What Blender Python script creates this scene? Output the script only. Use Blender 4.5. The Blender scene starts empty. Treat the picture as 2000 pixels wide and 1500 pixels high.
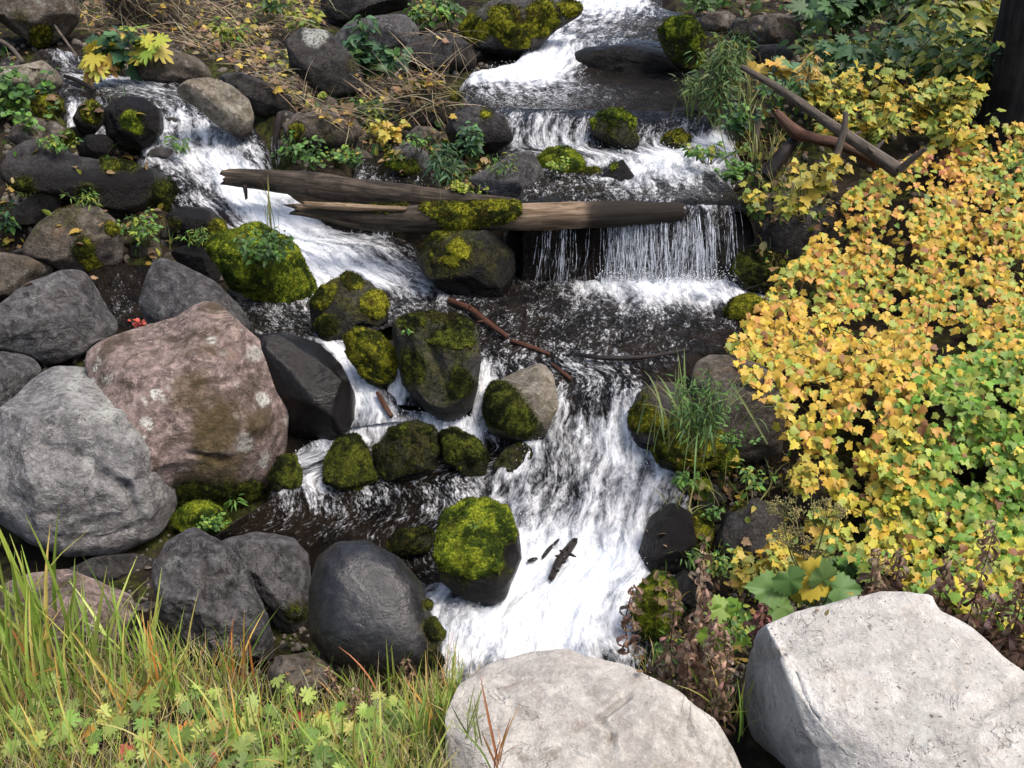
import bpy, math, random
import numpy as np
from mathutils import Vector, Matrix

# ---------------------------------------------------------------- camera, sky, sun, exposure
scene = bpy.context.scene
COL = scene.collection
FPX = 1804.0                       # focal length in pixels of the 2000 px wide photograph
PITCH = math.radians(24.0)
CAM = np.array([0.0, 0.0, 3.2])
cam_data = bpy.data.cameras.new('camera')
cam_data.angle = 2 * math.atan(1000 / FPX)
cam_data.clip_start = 0.05
cam_data.clip_end = 300
cam = bpy.data.objects.new('camera', cam_data)
cam.location = CAM
cam.rotation_euler = (math.pi / 2 - PITCH, 0, 0)
COL.objects.link(cam)
scene.camera = cam

SUN_EL, SUN_AZ = math.radians(62), math.radians(118)    # azimuth from +Y (view direction) towards +X
world = bpy.data.worlds.new('World')
scene.world = world
world.use_nodes = True
wn = world.node_tree.nodes
sky = wn.new('ShaderNodeTexSky')
sky.sky_type = 'NISHITA'
sky.sun_disc = False
sky.sun_elevation = SUN_EL
sky.sun_rotation = SUN_AZ
sky.air_density = 0.9
sky.dust_density = 4.0
sky.ozone_density = 0.4
world.node_tree.links.new(sky.outputs[0], wn['Background'].inputs[0])
wn['Background'].inputs[1].default_value = 0.15
sd = bpy.data.lights.new('sun', 'SUN')
sd.energy = 1.5
sd.angle = math.radians(24)
sd.color = (1.0, 0.95, 0.88)
sun = bpy.data.objects.new('sun', sd)
sdir = Vector((math.sin(SUN_AZ) * math.cos(SUN_EL), math.cos(SUN_AZ) * math.cos(SUN_EL), math.sin(SUN_EL)))
sun.rotation_euler = sdir.to_track_quat('Z', 'Y').to_euler()
sun.location = (4, -4, 12)
COL.objects.link(sun)
vs = scene.view_settings
vs.view_transform = 'Standard'
vs.look = 'None'
vs.exposure = 0.92
vs.gamma = 1.0
vs.use_curve_mapping = False
scene.render.engine = 'CYCLES'
scene.cycles.use_denoising = True
scene.cycles.max_bounces = 6
scene.cycles.diffuse_bounces = 3
scene.cycles.glossy_bounces = 3
scene.cycles.transparent_max_bounces = 8

rng = np.random.default_rng(11)
rnd = random.Random(5)

# ---------------------------------------------------------------- projection helpers
RIGHT = np.array([1.0, 0, 0])
FWD = np.array([0, math.cos(PITCH), -math.sin(PITCH)])
UP = np.array([0, math.sin(PITCH), math.cos(PITCH)])
_V = [-60, 0, 70, 150, 220, 300, 395, 480, 570, 700, 790, 900, 1000, 1100, 1180, 1270, 1340, 1500, 1600, 1750]
_D = [19, 15.5, 12.8, 11.2, 9.4, 8.6, 7.7, 7.4, 6.9, 5.6, 5.15, 4.9, 4.65, 4.2, 3.82, 3.45, 2.95, 2.25, 1.95, 1.6]


def Dv(v):
    return np.interp(v, _V, _D)


def ray(u, v):
    a = (np.asarray(u, float) - 1000) / FPX
    b = (750 - np.asarray(v, float)) / FPX
    return a[..., None] * RIGHT + b[..., None] * UP + FWD


def P(u, v, D=None):
    """the point at world distance y = D that lies on the line of sight of a photograph pixel"""
    if D is None:
        D = Dv(v)
    d = ray(u, v)
    return CAM + d * (np.asarray(D) / d[..., 1])[..., None]


def px(p):
    q = np.asarray(p) - CAM
    w = q @ FWD
    return 1000 + FPX * (q @ RIGHT) / w, 750 - FPX * (q @ UP) / w


_PY = np.array(_D[::-1])
_PZ = np.array([P(1000, v, d)[2] for v, d in zip(_V, _D)])[::-1]


def smooth(a, b, x):
    t = np.clip((np.asarray(x, float) - a) / (b - a), 0, 1)
    return t * t * (3 - 2 * t)


# ---------------------------------------------------------------- noise
def _h(ix, iy, iz, s):
    with np.errstate(over='ignore'):
        n = (ix.astype(np.uint32) * np.uint32(374761393) + iy.astype(np.uint32) * np.uint32(668265263)
             + iz.astype(np.uint32) * np.uint32(2147483647) + np.uint32(s) * np.uint32(1274126177))
        n = (n ^ (n >> np.uint32(13))) * np.uint32(1274126177)
        n = (n ^ (n >> np.uint32(15))) * np.uint32(2246822519)
        return n ^ (n >> np.uint32(16))


def noise3(p, s=0):
    p = np.asarray(p, float)
    i = np.floor(p).astype(np.int64)
    f = p - i
    w = f * f * f * (f * (f * 6 - 15) + 10)
    out = 0
    for dx in (0, 1):
        for dy in (0, 1):
            for dz in (0, 1):
                h = _h(i[:, 0] + dx, i[:, 1] + dy, i[:, 2] + dz, s)
                gx = (h & np.uint32(1023)).astype(float) / 511.5 - 1
                gy = ((h >> np.uint32(10)) & np.uint32(1023)).astype(float) / 511.5 - 1
                gz = ((h >> np.uint32(20)) & np.uint32(1023)).astype(float) / 511.5 - 1
                g = gx * (f[:, 0] - dx) + gy * (f[:, 1] - dy) + gz * (f[:, 2] - dz)
                out = out + g * np.where(dx, w[:, 0], 1 - w[:, 0]) * np.where(dy, w[:, 1], 1 - w[:, 1]) * np.where(dz, w[:, 2], 1 - w[:, 2])
    return out * 1.3


def fbm(p, s=0, o=4, g=0.5, ridge=False):
    p = np.asarray(p, float)
    a, t, tot = 1.0, 0, 0
    for k in range(o):
        n = noise3(p * 2.03 ** k + 17.3 * k, s + k)
        if ridge:
            n = 1 - 2 * np.abs(n)
        t = t + a * n
        tot += a
        a *= g
    return t / tot


WET_GRID = np.zeros((1, 1))


def terrain_z(x, y):
    x = np.asarray(x, float)
    y = np.asarray(y, float)
    z = np.interp(y, _PY, _PZ) - 0.03 - 0.32 * smooth(-0.05, 0.12, x) * smooth(3.15, 2.75, y) * smooth(-1, .5, y)
    z = z + np.clip(y - 19, 0, 22) * 0.3  # unseen rear hill, its height set for sky light and pool reflections
    near = smooth(1.5, 3.0, 3.9 - y)
    lim = 1.15 + 0.42 * y
    z = z + 0.5 * smooth(0, 6, np.abs(x) - lim) * (1 - near)
    z = z + np.clip(np.abs(x) - 10 - 0.15 * np.maximum(y, 0), 0, 14) * 1.1 * smooth(-4, 3, y)  # unseen steep side slopes, added to block low-angle sky light
    return z


# ---------------------------------------------------------------- mesh helpers
def mesh_np(name, verts, faces, smooth_shade=True):
    verts = np.ascontiguousarray(verts, np.float32)
    faces = np.ascontiguousarray(faces, np.int32)
    me = bpy.data.meshes.new(name)
    nf, k = faces.shape
    me.vertices.add(len(verts))
    me.vertices.foreach_set('co', verts.ravel())
    me.loops.add(nf * k)
    me.loops.foreach_set('vertex_index', faces.ravel())
    me.polygons.add(nf)
    me.polygons.foreach_set('loop_start', np.arange(0, nf * k, k, dtype=np.int32))
    me.polygons.foreach_set('loop_total', np.full(nf, k, np.int32))
    me.update(calc_edges=True)
    if smooth_shade:
        me.polygons.foreach_set('use_smooth', np.ones(nf, bool))
    return me


def attr(me, name, val):
    val = np.asarray(val, np.float32)
    if val.ndim == 1:
        a = me.attributes.new(name, 'FLOAT', 'POINT')
        a.data.foreach_set('value', val)
    else:
        a = me.attributes.new(name, 'FLOAT_COLOR', 'POINT')
        c = np.ones((len(val), 4), np.float32)
        c[:, :3] = val
        a.data.foreach_set('color', c.ravel())


def link(name, me, mat=None, parent=None, loc=None):
    o = bpy.data.objects.new(name, me)
    if me is not None and mat is not None and not me.materials:
        me.materials.append(mat)
    COL.objects.link(o)
    if parent is not None:
        o.parent = parent
    if loc is not None:
        o.location = loc
    return o


def tag(o, label=None, cat=None, group=None, kind=None):
    if label:
        o['label'] = label
    if cat:
        o['category'] = cat
    if group:
        o['group'] = group
    if kind:
        o['kind'] = kind
    return o


def empty(name, loc, label, cat, group=None):
    o = bpy.data.objects.new(name, None)
    o.location = loc
    o.empty_display_size = 0.1
    COL.objects.link(o)
    return tag(o, label, cat, group)


_ico = {}


def ico(l):
    if l not in _ico:
        import bmesh
        bm = bmesh.new()
        bmesh.ops.create_icosphere(bm, subdivisions=l, radius=1)
        v = np.array([x.co[:] for x in bm.verts])
        f = np.array([[q.index for q in x.verts] for x in bm.faces])
        bm.free()
        _ico[l] = (v, f)
    return _ico[l]


def vnormals(v, f):
    a, b, c = v[f[:, 0]], v[f[:, 1]], v[f[:, 2]]
    n = np.cross(b - a, c - a)
    out = np.zeros_like(v)
    for k in range(3):
        np.add.at(out, f[:, k], n)
    return out / np.maximum(np.linalg.norm(out, axis=1, keepdims=True), 1e-9)


def unit(a):
    a = np.asarray(a, float)
    return a / np.maximum(np.linalg.norm(a, axis=-1, keepdims=True), 1e-9)


# ---------------------------------------------------------------- materials
class NT:
    def __init__(self, name):
        self.m = bpy.data.materials.new(name)
        self.m.use_nodes = True
        self.t = self.m.node_tree
        self.t.nodes.clear()
        self.out = self.n('ShaderNodeOutputMaterial')

    def n(self, typ, ins=None, **kw):
        nd = self.t.nodes.new(typ)
        for k, v in kw.items():
            setattr(nd, k, v)
        for k, v in (ins or {}).items():
            self.set(nd.inputs[k], v)
        return nd

    def set(self, sock, v):
        if isinstance(v, bpy.types.NodeSocket):
            self.t.links.new(v, sock)
        elif isinstance(v, (tuple, list)) and sock.type == 'RGBA' and len(v) == 3:
            sock.default_value = (*v, 1)
        else:
            sock.default_value = v

    def noise(self, vec, scale, detail=5, rough=0.55, dist=0.0, out=0):
        return self.n('ShaderNodeTexNoise', {'Vector': vec, 'Scale': scale, 'Detail': detail, 'Roughness': rough, 'Distortion': dist}).outputs[out]

    def mix(self, f, a, b, blend='MIX'):
        nd = self.n('ShaderNodeMix', data_type='RGBA', blend_type=blend)
        self.set(nd.inputs[0], f)
        self.set(nd.inputs[6], a)
        self.set(nd.inputs[7], b)
        return nd.outputs[2]

    def math(self, op, a, b=0.0, c=0.0, clamp=False):
        nd = self.n('ShaderNodeMath', operation=op, use_clamp=clamp)
        self.set(nd.inputs[0], a)
        self.set(nd.inputs[1], b)
        self.set(nd.inputs[2], c)
        return nd.outputs[0]

    def ss(self, x, a, b, lo=0.0, hi=1.0):
        return self.n('ShaderNodeMapRange', {0: x, 1: a, 2: b, 3: lo, 4: hi}, interpolation_type='SMOOTHSTEP').outputs[0]

    def attr(self, name, kind='GEOMETRY', out=2):
        return self.n('ShaderNodeAttribute', attribute_name=name, attribute_type=kind).outputs[out]

    def coords(self, jitter=True):
        tc = self.n('ShaderNodeTexCoord').outputs['Object']
        if not jitter:
            return tc
        r = self.n('ShaderNodeObjectInfo').outputs['Random']
        v = self.n('ShaderNodeCombineXYZ', {0: self.math('MULTIPLY', r, 37.0), 1: self.math('MULTIPLY', r, -91.0), 2: self.math('MULTIPLY', r, 53.0)}).outputs[0]
        return self.n('ShaderNodeVectorMath', {0: tc, 1: v}, operation='ADD').outputs[0]

    def bump(self, h, strength=0.5, dist=0.02, normal=None):
        d = {'Strength': strength, 'Distance': dist, 'Height': h}
        if normal is not None:
            d['Normal'] = normal
        return self.n('ShaderNodeBump', d).outputs[0]

    def principled(self, **ins):
        p = self.n('ShaderNodeBsdfPrincipled', {k.replace('_', ' '): v for k, v in ins.items()})
        return p.outputs[0]

    def done(self, sh):
        self.t.links.new(sh, self.out.inputs[0])
        return self.m


def rock_mat(name, c1, c2, c3=None, lichen=0.0, rough=0.85, speck=0.4, bump=0.6, stain=0.0, lich_col=(0.55, 0.56, 0.5), mott=1.0, dry_spec=0.22):
    t = NT(name)
    co = t.coords()
    n1 = t.noise(co, 2.6, 7, 0.62, 0.5)
    n2 = t.noise(co, 11.0, 8, 0.68, 0.3)
    n3 = t.noise(co, 55.0, 5, 0.7)
    col = t.mix(t.ss(n1, 0.34, 0.66), c1, c2)
    if c3:
        n5 = t.noise(co, 5.0, 6, 0.6, 1.2)
        col = t.mix(t.ss(n5, 0.52, 0.68), col, c3)
    col = t.mix(t.ss(n2, 0.40, 0.64, 0, 0.85 * mott), col, tuple(c * 0.45 for c in c1))
    n6 = t.noise(co, 24.0, 6, 0.75, 0.6)
    col = t.mix(t.ss(n6, 0.5, 0.66, 0, 0.7 * mott), col, tuple(min(1, c * 1.45) for c in c2))
    col = t.mix(t.ss(n6, 0.48, 0.34, 0, 0.75 * mott), col, tuple(c * 0.38 for c in c1))
    vor = t.n('ShaderNodeTexVoronoi', {'Vector': co, 'Scale': 70.0 if speck > 0 else 48.0, 'Randomness': 1.0}).outputs[0]
    spk = t.math('MULTIPLY', t.ss(vor, 0.30, 0.10), t.ss(t.noise(co, 11.0, 5, 0.7), 0.47 if speck > 0 else 0.36, 0.6 if speck > 0 else 0.5))
    if speck < 0:
        sv = t.n('ShaderNodeMapping', {0: co, 3: (1.0, 1.0, 1.7)}).outputs[0]
        spk = t.math('MAXIMUM', t.ss(t.noise(sv, 62.0, 3, 0.6, 0.6), 0.63, 0.68), t.math('MULTIPLY', t.ss(t.noise(sv, 27.0, 4, 0.65, 0.8), 0.645, 0.69), 0.8))
        crk = t.math('ABSOLUTE', t.math('SUBTRACT', t.noise(co, 4.2, 7, 0.62, 0.6), 0.5))
        crk = t.math('MULTIPLY', t.ss(crk, 0.010, 0.0), t.ss(t.noise(co, 2.3, 3), 0.52, 0.60))
        spk = t.math('MAXIMUM', spk, crk)
    col = t.mix(t.math('MULTIPLY', spk, abs(speck)), col, tuple(min(1, c * 1.7 + 0.02) for c in c2) if speck > 0 else (0.09, 0.08, 0.075))
    spk2 = t.math('MULTIPLY', t.ss(n3, 0.62, 0.70), 0.65)
    col = t.mix(spk2, col, tuple(c * 0.35 for c in c1))
    if stain:
        s = t.ss(t.noise(co, 3.3, 7, 0.7, 1.5), 0.5, 0.62, 0, stain)
        col = t.mix(s, col, (0.045, 0.033, 0.016))
        s2 = t.ss(t.noise(co, 2.1, 7, 0.7, 0.9), 0.57, 0.68, 0, stain * 0.8)
        col = t.mix(s2, col, (0.12, 0.075, 0.022))
    if lichen:
        v2 = t.n('ShaderNodeTexVoronoi', {'Vector': t.mix(0.12, co, t.noise(co, 14, 4, out=1)), 'Scale': 7.0}).outputs[0]
        l = t.math('MULTIPLY', t.ss(v2, 0.36, 0.22), t.ss(t.noise(co, 3.0, 5), 0.5, 0.62))
        l = t.math('MULTIPLY', l, t.ss(t.noise(co, 60, 4), 0.36, 0.55))
        col = t.mix(t.math('MULTIPLY', l, lichen), col, lich_col)
    lc = t.math('MULTIPLY', t.attr('lich'), t.ss(t.noise(co, 38.0, 5, 0.7), 0.36, 0.56))
    col = t.mix(lc, col, lich_col)
    wet = t.attr('wet')
    geo = t.n('ShaderNodeNewGeometry')
    col = t.mix(t.ss(geo.outputs['Pointiness'], 0.5, 0.62), col, tuple(min(1, c * 1.35) for c in c2))
    col = t.mix(wet, col, t.mix(0.9, col, (0.007, 0.006, 0.0055)))
    dirt = t.attr('dirt')
    col = t.mix(dirt, col, t.mix(t.ss(n6, .4, .6), (0.05, 0.036, 0.013), (0.085, 0.062, 0.022)))
    col = t.mix(t.attr('mossy'), col, t.mix(t.ss(n6, .42, .6), (0.018, 0.017, 0.006), (0.06, 0.062, 0.012)))
    h = t.math('ADD', t.math('ADD', t.math('MULTIPLY', n2, 0.9), t.math('MULTIPLY', n6, 0.5)), t.math('MULTIPLY', n3, 0.45))
    rg = t.math('ABSOLUTE', t.math('SUBTRACT', t.noise(co, 3.1, 6, 0.6, 0.8), 0.5))
    h = t.math('ADD', h, t.math('MULTIPLY', t.ss(rg, 0.0, 0.018, -0.5, 0), t.ss(n1, 0.5, 0.62)))
    nb = t.bump(h, min(1.0, bump * 1.3), 0.045)
    r = t.math('ADD', t.math('MULTIPLY', n2, 0.2), rough - 0.1)
    ro = t.n('ShaderNodeMix', {0: wet, 2: r, 3: t.math('ADD', t.math('MULTIPLY', n2, 0.45), -0.06)}).outputs[0]
    sp = t.n('ShaderNodeMix', {0: wet, 2: dry_spec, 3: 0.17}).outputs[0]
    return t.done(t.principled(Base_Color=col, Roughness=ro, Normal=nb, Specular_IOR_Level=sp))


ROCK = {
    'white': rock_mat('pale_granite', (0.46, 0.435, 0.395), (0.65, 0.62, 0.57), (0.52, 0.475, 0.42), lichen=0.6, speck=-0.85, bump=0.6, mott=0.42),
    'warm': rock_mat('warm_grey_stone', (0.40, 0.37, 0.335), (0.58, 0.545, 0.485), (0.31, 0.265, 0.22), lichen=0.25, speck=-0.4, bump=0.6, mott=0.45),
    'grey': rock_mat('grey_andesite', (0.18, 0.175, 0.172), (0.31, 0.30, 0.29), (0.21, 0.19, 0.175), lichen=0.5, bump=0.8),
    'pink': rock_mat('pink_rhyolite', (0.18, 0.132, 0.117), (0.33, 0.25, 0.22), (0.11, 0.085, 0.075), lichen=0.9, stain=0.75, bump=0.6),
    'slate': rock_mat('slate_grey_stone', (0.055, 0.053, 0.054), (0.14, 0.135, 0.134), (0.08, 0.07, 0.064), lichen=0.2, bump=0.9),
    'brown': rock_mat('brown_stone', (0.085, 0.07, 0.058), (0.15, 0.128, 0.105), (0.12, 0.085, 0.05), lichen=0.3, stain=0.4, bump=0.7),
    'tan': rock_mat('tan_stone', (0.15, 0.13, 0.10), (0.25, 0.22, 0.175), (0.12, 0.1, 0.06), lichen=0.3, stain=0.25),
    'black': rock_mat('black_basalt', (0.011, 0.0105, 0.0105), (0.026, 0.025, 0.024), (0.018, 0.016, 0.014), rough=0.42, speck=0.15, bump=0.6),
    'gloss': rock_mat('smooth_black_basalt', (0.010, 0.0098, 0.0098), (0.022, 0.021, 0.021), (0.015, 0.014, 0.013), rough=0.27, speck=0.25, bump=0.22, dry_spec=0.5),
    'dark': rock_mat('dark_basalt', (0.024, 0.0225, 0.0215), (0.056, 0.053, 0.051), (0.038, 0.031, 0.025), rough=0.62, speck=0.3, stain=0.25),
}


def moss_mat(name, bright, mid, dark, brown):
    t = NT(name)
    co = t.coords()
    n1 = t.noise(co, 5.0, 6, 0.6, 0.5)
    n2 = t.noise(co, 26.0, 6, 0.7)
    n3 = t.noise(co, 90.0, 4, 0.7)
    col = t.mix(t.ss(n1, 0.38, 0.62), dark, mid)
    col = t.mix(t.ss(t.math('ADD', n2, t.math('MULTIPLY', t.math('SUBTRACT', n1, 0.5), 0.9)), 0.46, 0.64), col, bright)
    col = t.mix(t.ss(t.noise(co, 3.7, 6, 0.65, 0.8), 0.54, 0.66, 0, 0.8), col, brown)
    col = t.mix(t.ss(n3, 0.6, 0.4, 0, 0.6), col, tuple(c * 0.35 for c in dark))
    nb = t.bump(t.math('ADD', n2, t.math('MULTIPLY', n3, 0.7)), 0.9, 0.03)
    return t.done(t.principled(Base_Color=col, Roughness=0.95, Normal=nb, Specular_IOR_Level=0.08))


MOSS = {
    'bright': moss_mat('bright_green_moss', (0.33, 0.38, 0.03), (0.14, 0.20, 0.018), (0.027, 0.046, 0.008), (0.075, 0.065, 0.014)),
    'gold': moss_mat('golden_moss', (0.32, 0.31, 0.024), (0.12, 0.135, 0.014), (0.024, 0.03, 0.006), (0.08, 0.055, 0.012)),
    'dark': moss_mat('dark_olive_moss', (0.11, 0.125, 0.016), (0.040, 0.050, 0.010), (0.009, 0.012, 0.004), (0.035, 0.028, 0.01)),
}


def leaf_mat():
    t = NT('leaf')
    oc = t.n('ShaderNodeObjectInfo').outputs['Color']
    col = t.mix(1.0, t.attr('Col', out=0), oc, 'ADD')
    co = t.n('ShaderNodeTexCoord').outputs['Object']
    n = t.noise(co, 60.0, 4, 0.6)
    col = t.mix(t.ss(n, 0.5, 0.75, 0, 0.45), col, t.mix(0.5, col, (0.16, 0.09, 0.02)))
    col = t.mix(t.ss(n, 0.5, 0.25, 0, 0.3), col, t.mix(1.0, col, (1.3, 1.3, 1.1), 'MULTIPLY'))
    p = t.principled(Base_Color=col, Roughness=0.5, Specular_IOR_Level=0.35)
    tr = t.n('ShaderNodeBsdfTranslucent', {0: col}).outputs[0]
    mx = t.n('ShaderNodeMixShader', {0: 0.28, 1: p, 2: tr}).outputs[0]
    return t.done(mx)


LEAF = leaf_mat()


def wood_mat(name, c1, c2, scale=1.0, rough=0.85):
    t = NT(name)
    uv = t.n('ShaderNodeUVMap', uv_map='grain').outputs[0]
    st = t.n('ShaderNodeMapping', {0: uv, 3: (1.0 * scale, 0.09 * scale, 1)}).outputs[0]
    n1 = t.noise(st, 30.0, 7, 0.7, 0.5)
    n2 = t.noise(uv, 4.0, 5, 0.6)
    col = t.mix(t.ss(n1, 0.38, 0.62), c1, c2)
    col = t.mix(t.ss(n2, 0.45, 0.65, 0, 0.7), col, tuple(c * 0.45 for c in c1))
    col = t.mix(t.attr('wet'), col, (0.02, 0.016, 0.012))
    col = t.mix(t.attr('bare'), col, t.mix(t.ss(n1, 0.4, 0.6), (0.13, 0.085, 0.05), (0.33, 0.24, 0.16)))
    nb = t.bump(n1, 0.8, 0.02)
    return t.done(t.principled(Base_Color=col, Roughness=rough, Normal=nb, Specular_IOR_Level=0.2))


WOOD = {
    'log': wood_mat('weathered_log_wood', (0.022, 0.017, 0.013), (0.085, 0.067, 0.05)),
    'grey': wood_mat('grey_dead_wood', (0.075, 0.062, 0.05), (0.15, 0.125, 0.1)),
    'red': wood_mat('red_brown_wet_wood', (0.06, 0.024, 0.014), (0.15, 0.07, 0.04), rough=0.4),
    'black': wood_mat('wet_black_wood', (0.014, 0.011, 0.010), (0.035, 0.028, 0.024), rough=0.4),
    'bark': wood_mat('dark_tree_bark', (0.016, 0.013, 0.012), (0.04, 0.033, 0.029), 0.6),
}
# ---------------------------------------------------------------- ground
def soil_mat():
    t = NT('dark_soil')
    co = t.coords(False)
    n1 = t.noise(co, 1.3, 6, 0.6)
    n2 = t.noise(co, 14.0, 8, 0.7)
    col = t.mix(t.ss(n1, 0.4, 0.6), (0.012, 0.009, 0.007), (0.030, 0.023, 0.016))
    col = t.mix(t.ss(n2, 0.5, 0.7), col, (0.055, 0.042, 0.028))
    col = t.mix(t.math('MULTIPLY', t.ss(t.noise(co, 2.6, 6, 0.65), 0.5, 0.6), 0.8), col, t.mix(t.ss(n2, .4, .6), (0.016, 0.018, 0.006), (0.06, 0.07, 0.014)))
    nb = t.bump(n2, 1.0, 0.05)
    return t.done(t.principled(Base_Color=col, Roughness=0.95, Normal=nb, Specular_IOR_Level=0.1))


def build_ground():
    xs = np.concatenate([np.linspace(-40, -9, 32), np.linspace(-8.9, 8.9, 357), np.linspace(9, 40, 32)])
    ys = np.concatenate([np.linspace(-6, 1.2, 12), np.linspace(1.25, 16, 330), np.linspace(16.2, 60, 60)])
    X, Y = np.meshgrid(xs, ys)
    x, y = X.ravel(), Y.ravel()
    z = terrain_z(x, y)
    p = np.stack([x, y, np.zeros_like(x)], 1)
    z = z + 0.05 * fbm(p * 1.7, 5, 3) + 0.05 * fbm(p * 6, 9, 4)
    # the stream bed is cut below the water
    g = np.zeros((int(20 / .06), int(20 / .06)))
    for wv, _n, _f in WSURF:
        iy, ix = ((wv[:, 1]) / .06).astype(int), ((wv[:, 0] + 10) / .06).astype(int)
        ok = (iy >= 0) & (iy < g.shape[0]) & (ix >= 0) & (ix < g.shape[1])
        g[iy[ok], ix[ok]] = 1
    for _k in range(3):
        g = (g + np.roll(g, 1, 0) + np.roll(g, -1, 0) + np.roll(g, 1, 1) + np.roll(g, -1, 1)) / 5
    globals()['WET_GRID'] = g
    fx, fy = np.clip((x + 10) / .06, 0, g.shape[1] - 1.01), np.clip(y / .06, 0, g.shape[0] - 1.01)
    ins = (np.abs(x) < 9.9) & (y > 0) & (y < 19.9)
    z = z - 0.17 * g[fy.astype(int), fx.astype(int)] * ins
    v = np.stack([x, y, z], 1)
    nx, ny = len(xs), len(ys)
    i = (np.arange(ny - 1)[:, None] * nx + np.arange(nx - 1)[None]).ravel()
    f = np.stack([i, i + 1, i + nx + 1, i + nx], 1)
    o = link('ground', mesh_np('ground', v, f), soil_mat())
    tag(o, kind='structure')




# ---------------------------------------------------------------- water
def water_mat():
    t = NT('stream_water')
    uv = t.n('ShaderNodeUVMap', uv_map='flow').outputs[0]
    foam = t.attr('foam')  # white water; low values in pools also paint glints
    fast = t.attr('fast')
    warp = t.noise(uv, 3.0, 3, 0.5, out=1)
    uvw = t.n('ShaderNodeVectorMath', {0: uv, 1: t.n('ShaderNodeVectorMath', {0: warp, 3: 0.12}, operation='SCALE').outputs[0]}, operation='ADD').outputs[0]
    st = t.n('ShaderNodeMapping', {0: uvw, 3: (1.0, 0.22, 1)}).outputs[0]
    st2 = t.n('ShaderNodeMapping', {0: uvw, 3: (1.0, 0.45, 1)}).outputs[0]
    a = t.noise(st, 12.0, 8, 0.68, 0.4)
    b = t.noise(st2, 34.0, 7, 0.75, 0.5)
    c = t.noise(uvw, 3.4, 4, 0.6)
    c2 = t.noise(st2, 75.0, 4, 0.7)
    mixn = t.math('ADD', t.math('ADD', t.math('MULTIPLY', a, 0.50), t.math('MULTIPLY', b, 0.22)), t.math('ADD', t.math('MULTIPLY', c, 0.24), t.math('MULTIPLY', c2, 0.04)))
    calm_glint = t.math('ADD', t.math('ADD', t.math('MULTIPLY', a, 0.22), t.math('MULTIPLY', b, 0.42)), t.math('ADD', t.math('MULTIPLY', c, 0.10), t.math('MULTIPLY', c2, 0.28)))  # fine white flecks, painted sparkle of sky light on calm pools
    mixn = t.n('ShaderNodeMix', {0: t.ss(foam, 0.3, 0.65), 2: calm_glint, 3: mixn}).outputs[0]
    x = t.math('ADD', t.math('MULTIPLY', t.math('SUBTRACT', mixn, 0.515), t.n('ShaderNodeMix', {0: t.ss(foam, 0.4, 0.75), 2: 5.0, 3: 3.3}).outputs[0]), t.math('MULTIPLY', foam, 1.34))
    x = t.math('ADD', x, t.ss(foam, 0.9, 1.0, 0, 0.45))
    fac = t.ss(x, 0.4, 1.3)
    fac = t.math('MULTIPLY', fac, t.ss(foam, 0.0, 0.12))
    wav = t.n('ShaderNodeMapping', {0: uvw, 3: (0.8, 0.6, 1)}).outputs[0]
    rip = t.math('ADD', t.noise(wav, 9.0, 4, 0.6, 0.4), t.math('MULTIPLY', t.noise(wav, 28.0, 3, 0.6, 0.8), 0.5))
    nb_w = t.bump(t.math('ADD', t.math('MULTIPLY', rip, 1.5), t.math('ADD', t.math('MULTIPLY', a, 1.2), t.math('MULTIPLY', b, 0.5))), 1.0, 0.12)
    nb_f = t.bump(t.math('ADD', t.math('MULTIPLY', a, 1.2), t.math('MULTIPLY', b, 0.4)), 0.8, 0.06)
    co = t.coords(False)
    bed = t.mix(t.ss(t.noise(co, 4.0, 6, 0.65), 0.4, 0.68), (0.005, 0.004, 0.003), (0.026, 0.018, 0.012))
    w = t.principled(Base_Color=bed, Roughness=0.06, IOR=1.33, Normal=nb_w, Specular_IOR_Level=0.75)
    fcol = t.mix(t.ss(a, 0.35, 0.6), (0.62, 0.68, 0.76), (0.94, 0.95, 0.96))
    f = t.principled(Base_Color=fcol, Roughness=0.55, Normal=nb_f, Specular_IOR_Level=0.4)
    return t.done(t.n('ShaderNodeMixShader', {0: fac, 1: w, 2: f}).outputs[0])


WATER = water_mat()
WSURF = []


def cr(a, t):
    """Catmull-Rom through rows of a (n, ...) at parameters t in [0, n-1]"""
    n = len(a)
    i = np.clip(np.floor(t).astype(int), 0, n - 2)
    f = (t - i).reshape(-1, *([1] * (a.ndim - 1)))
    p0, p1, p2, p3 = a[np.maximum(i - 1, 0)], a[i], a[i + 1], a[np.minimum(i + 2, n - 1)]
    return 0.5 * (2 * p1 + (p2 - p0) * f + (2 * p0 - 5 * p1 + 4 * p2 - p3) * f * f + (3 * p1 - p0 - 3 * p2 + p3) * f ** 3)


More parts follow.
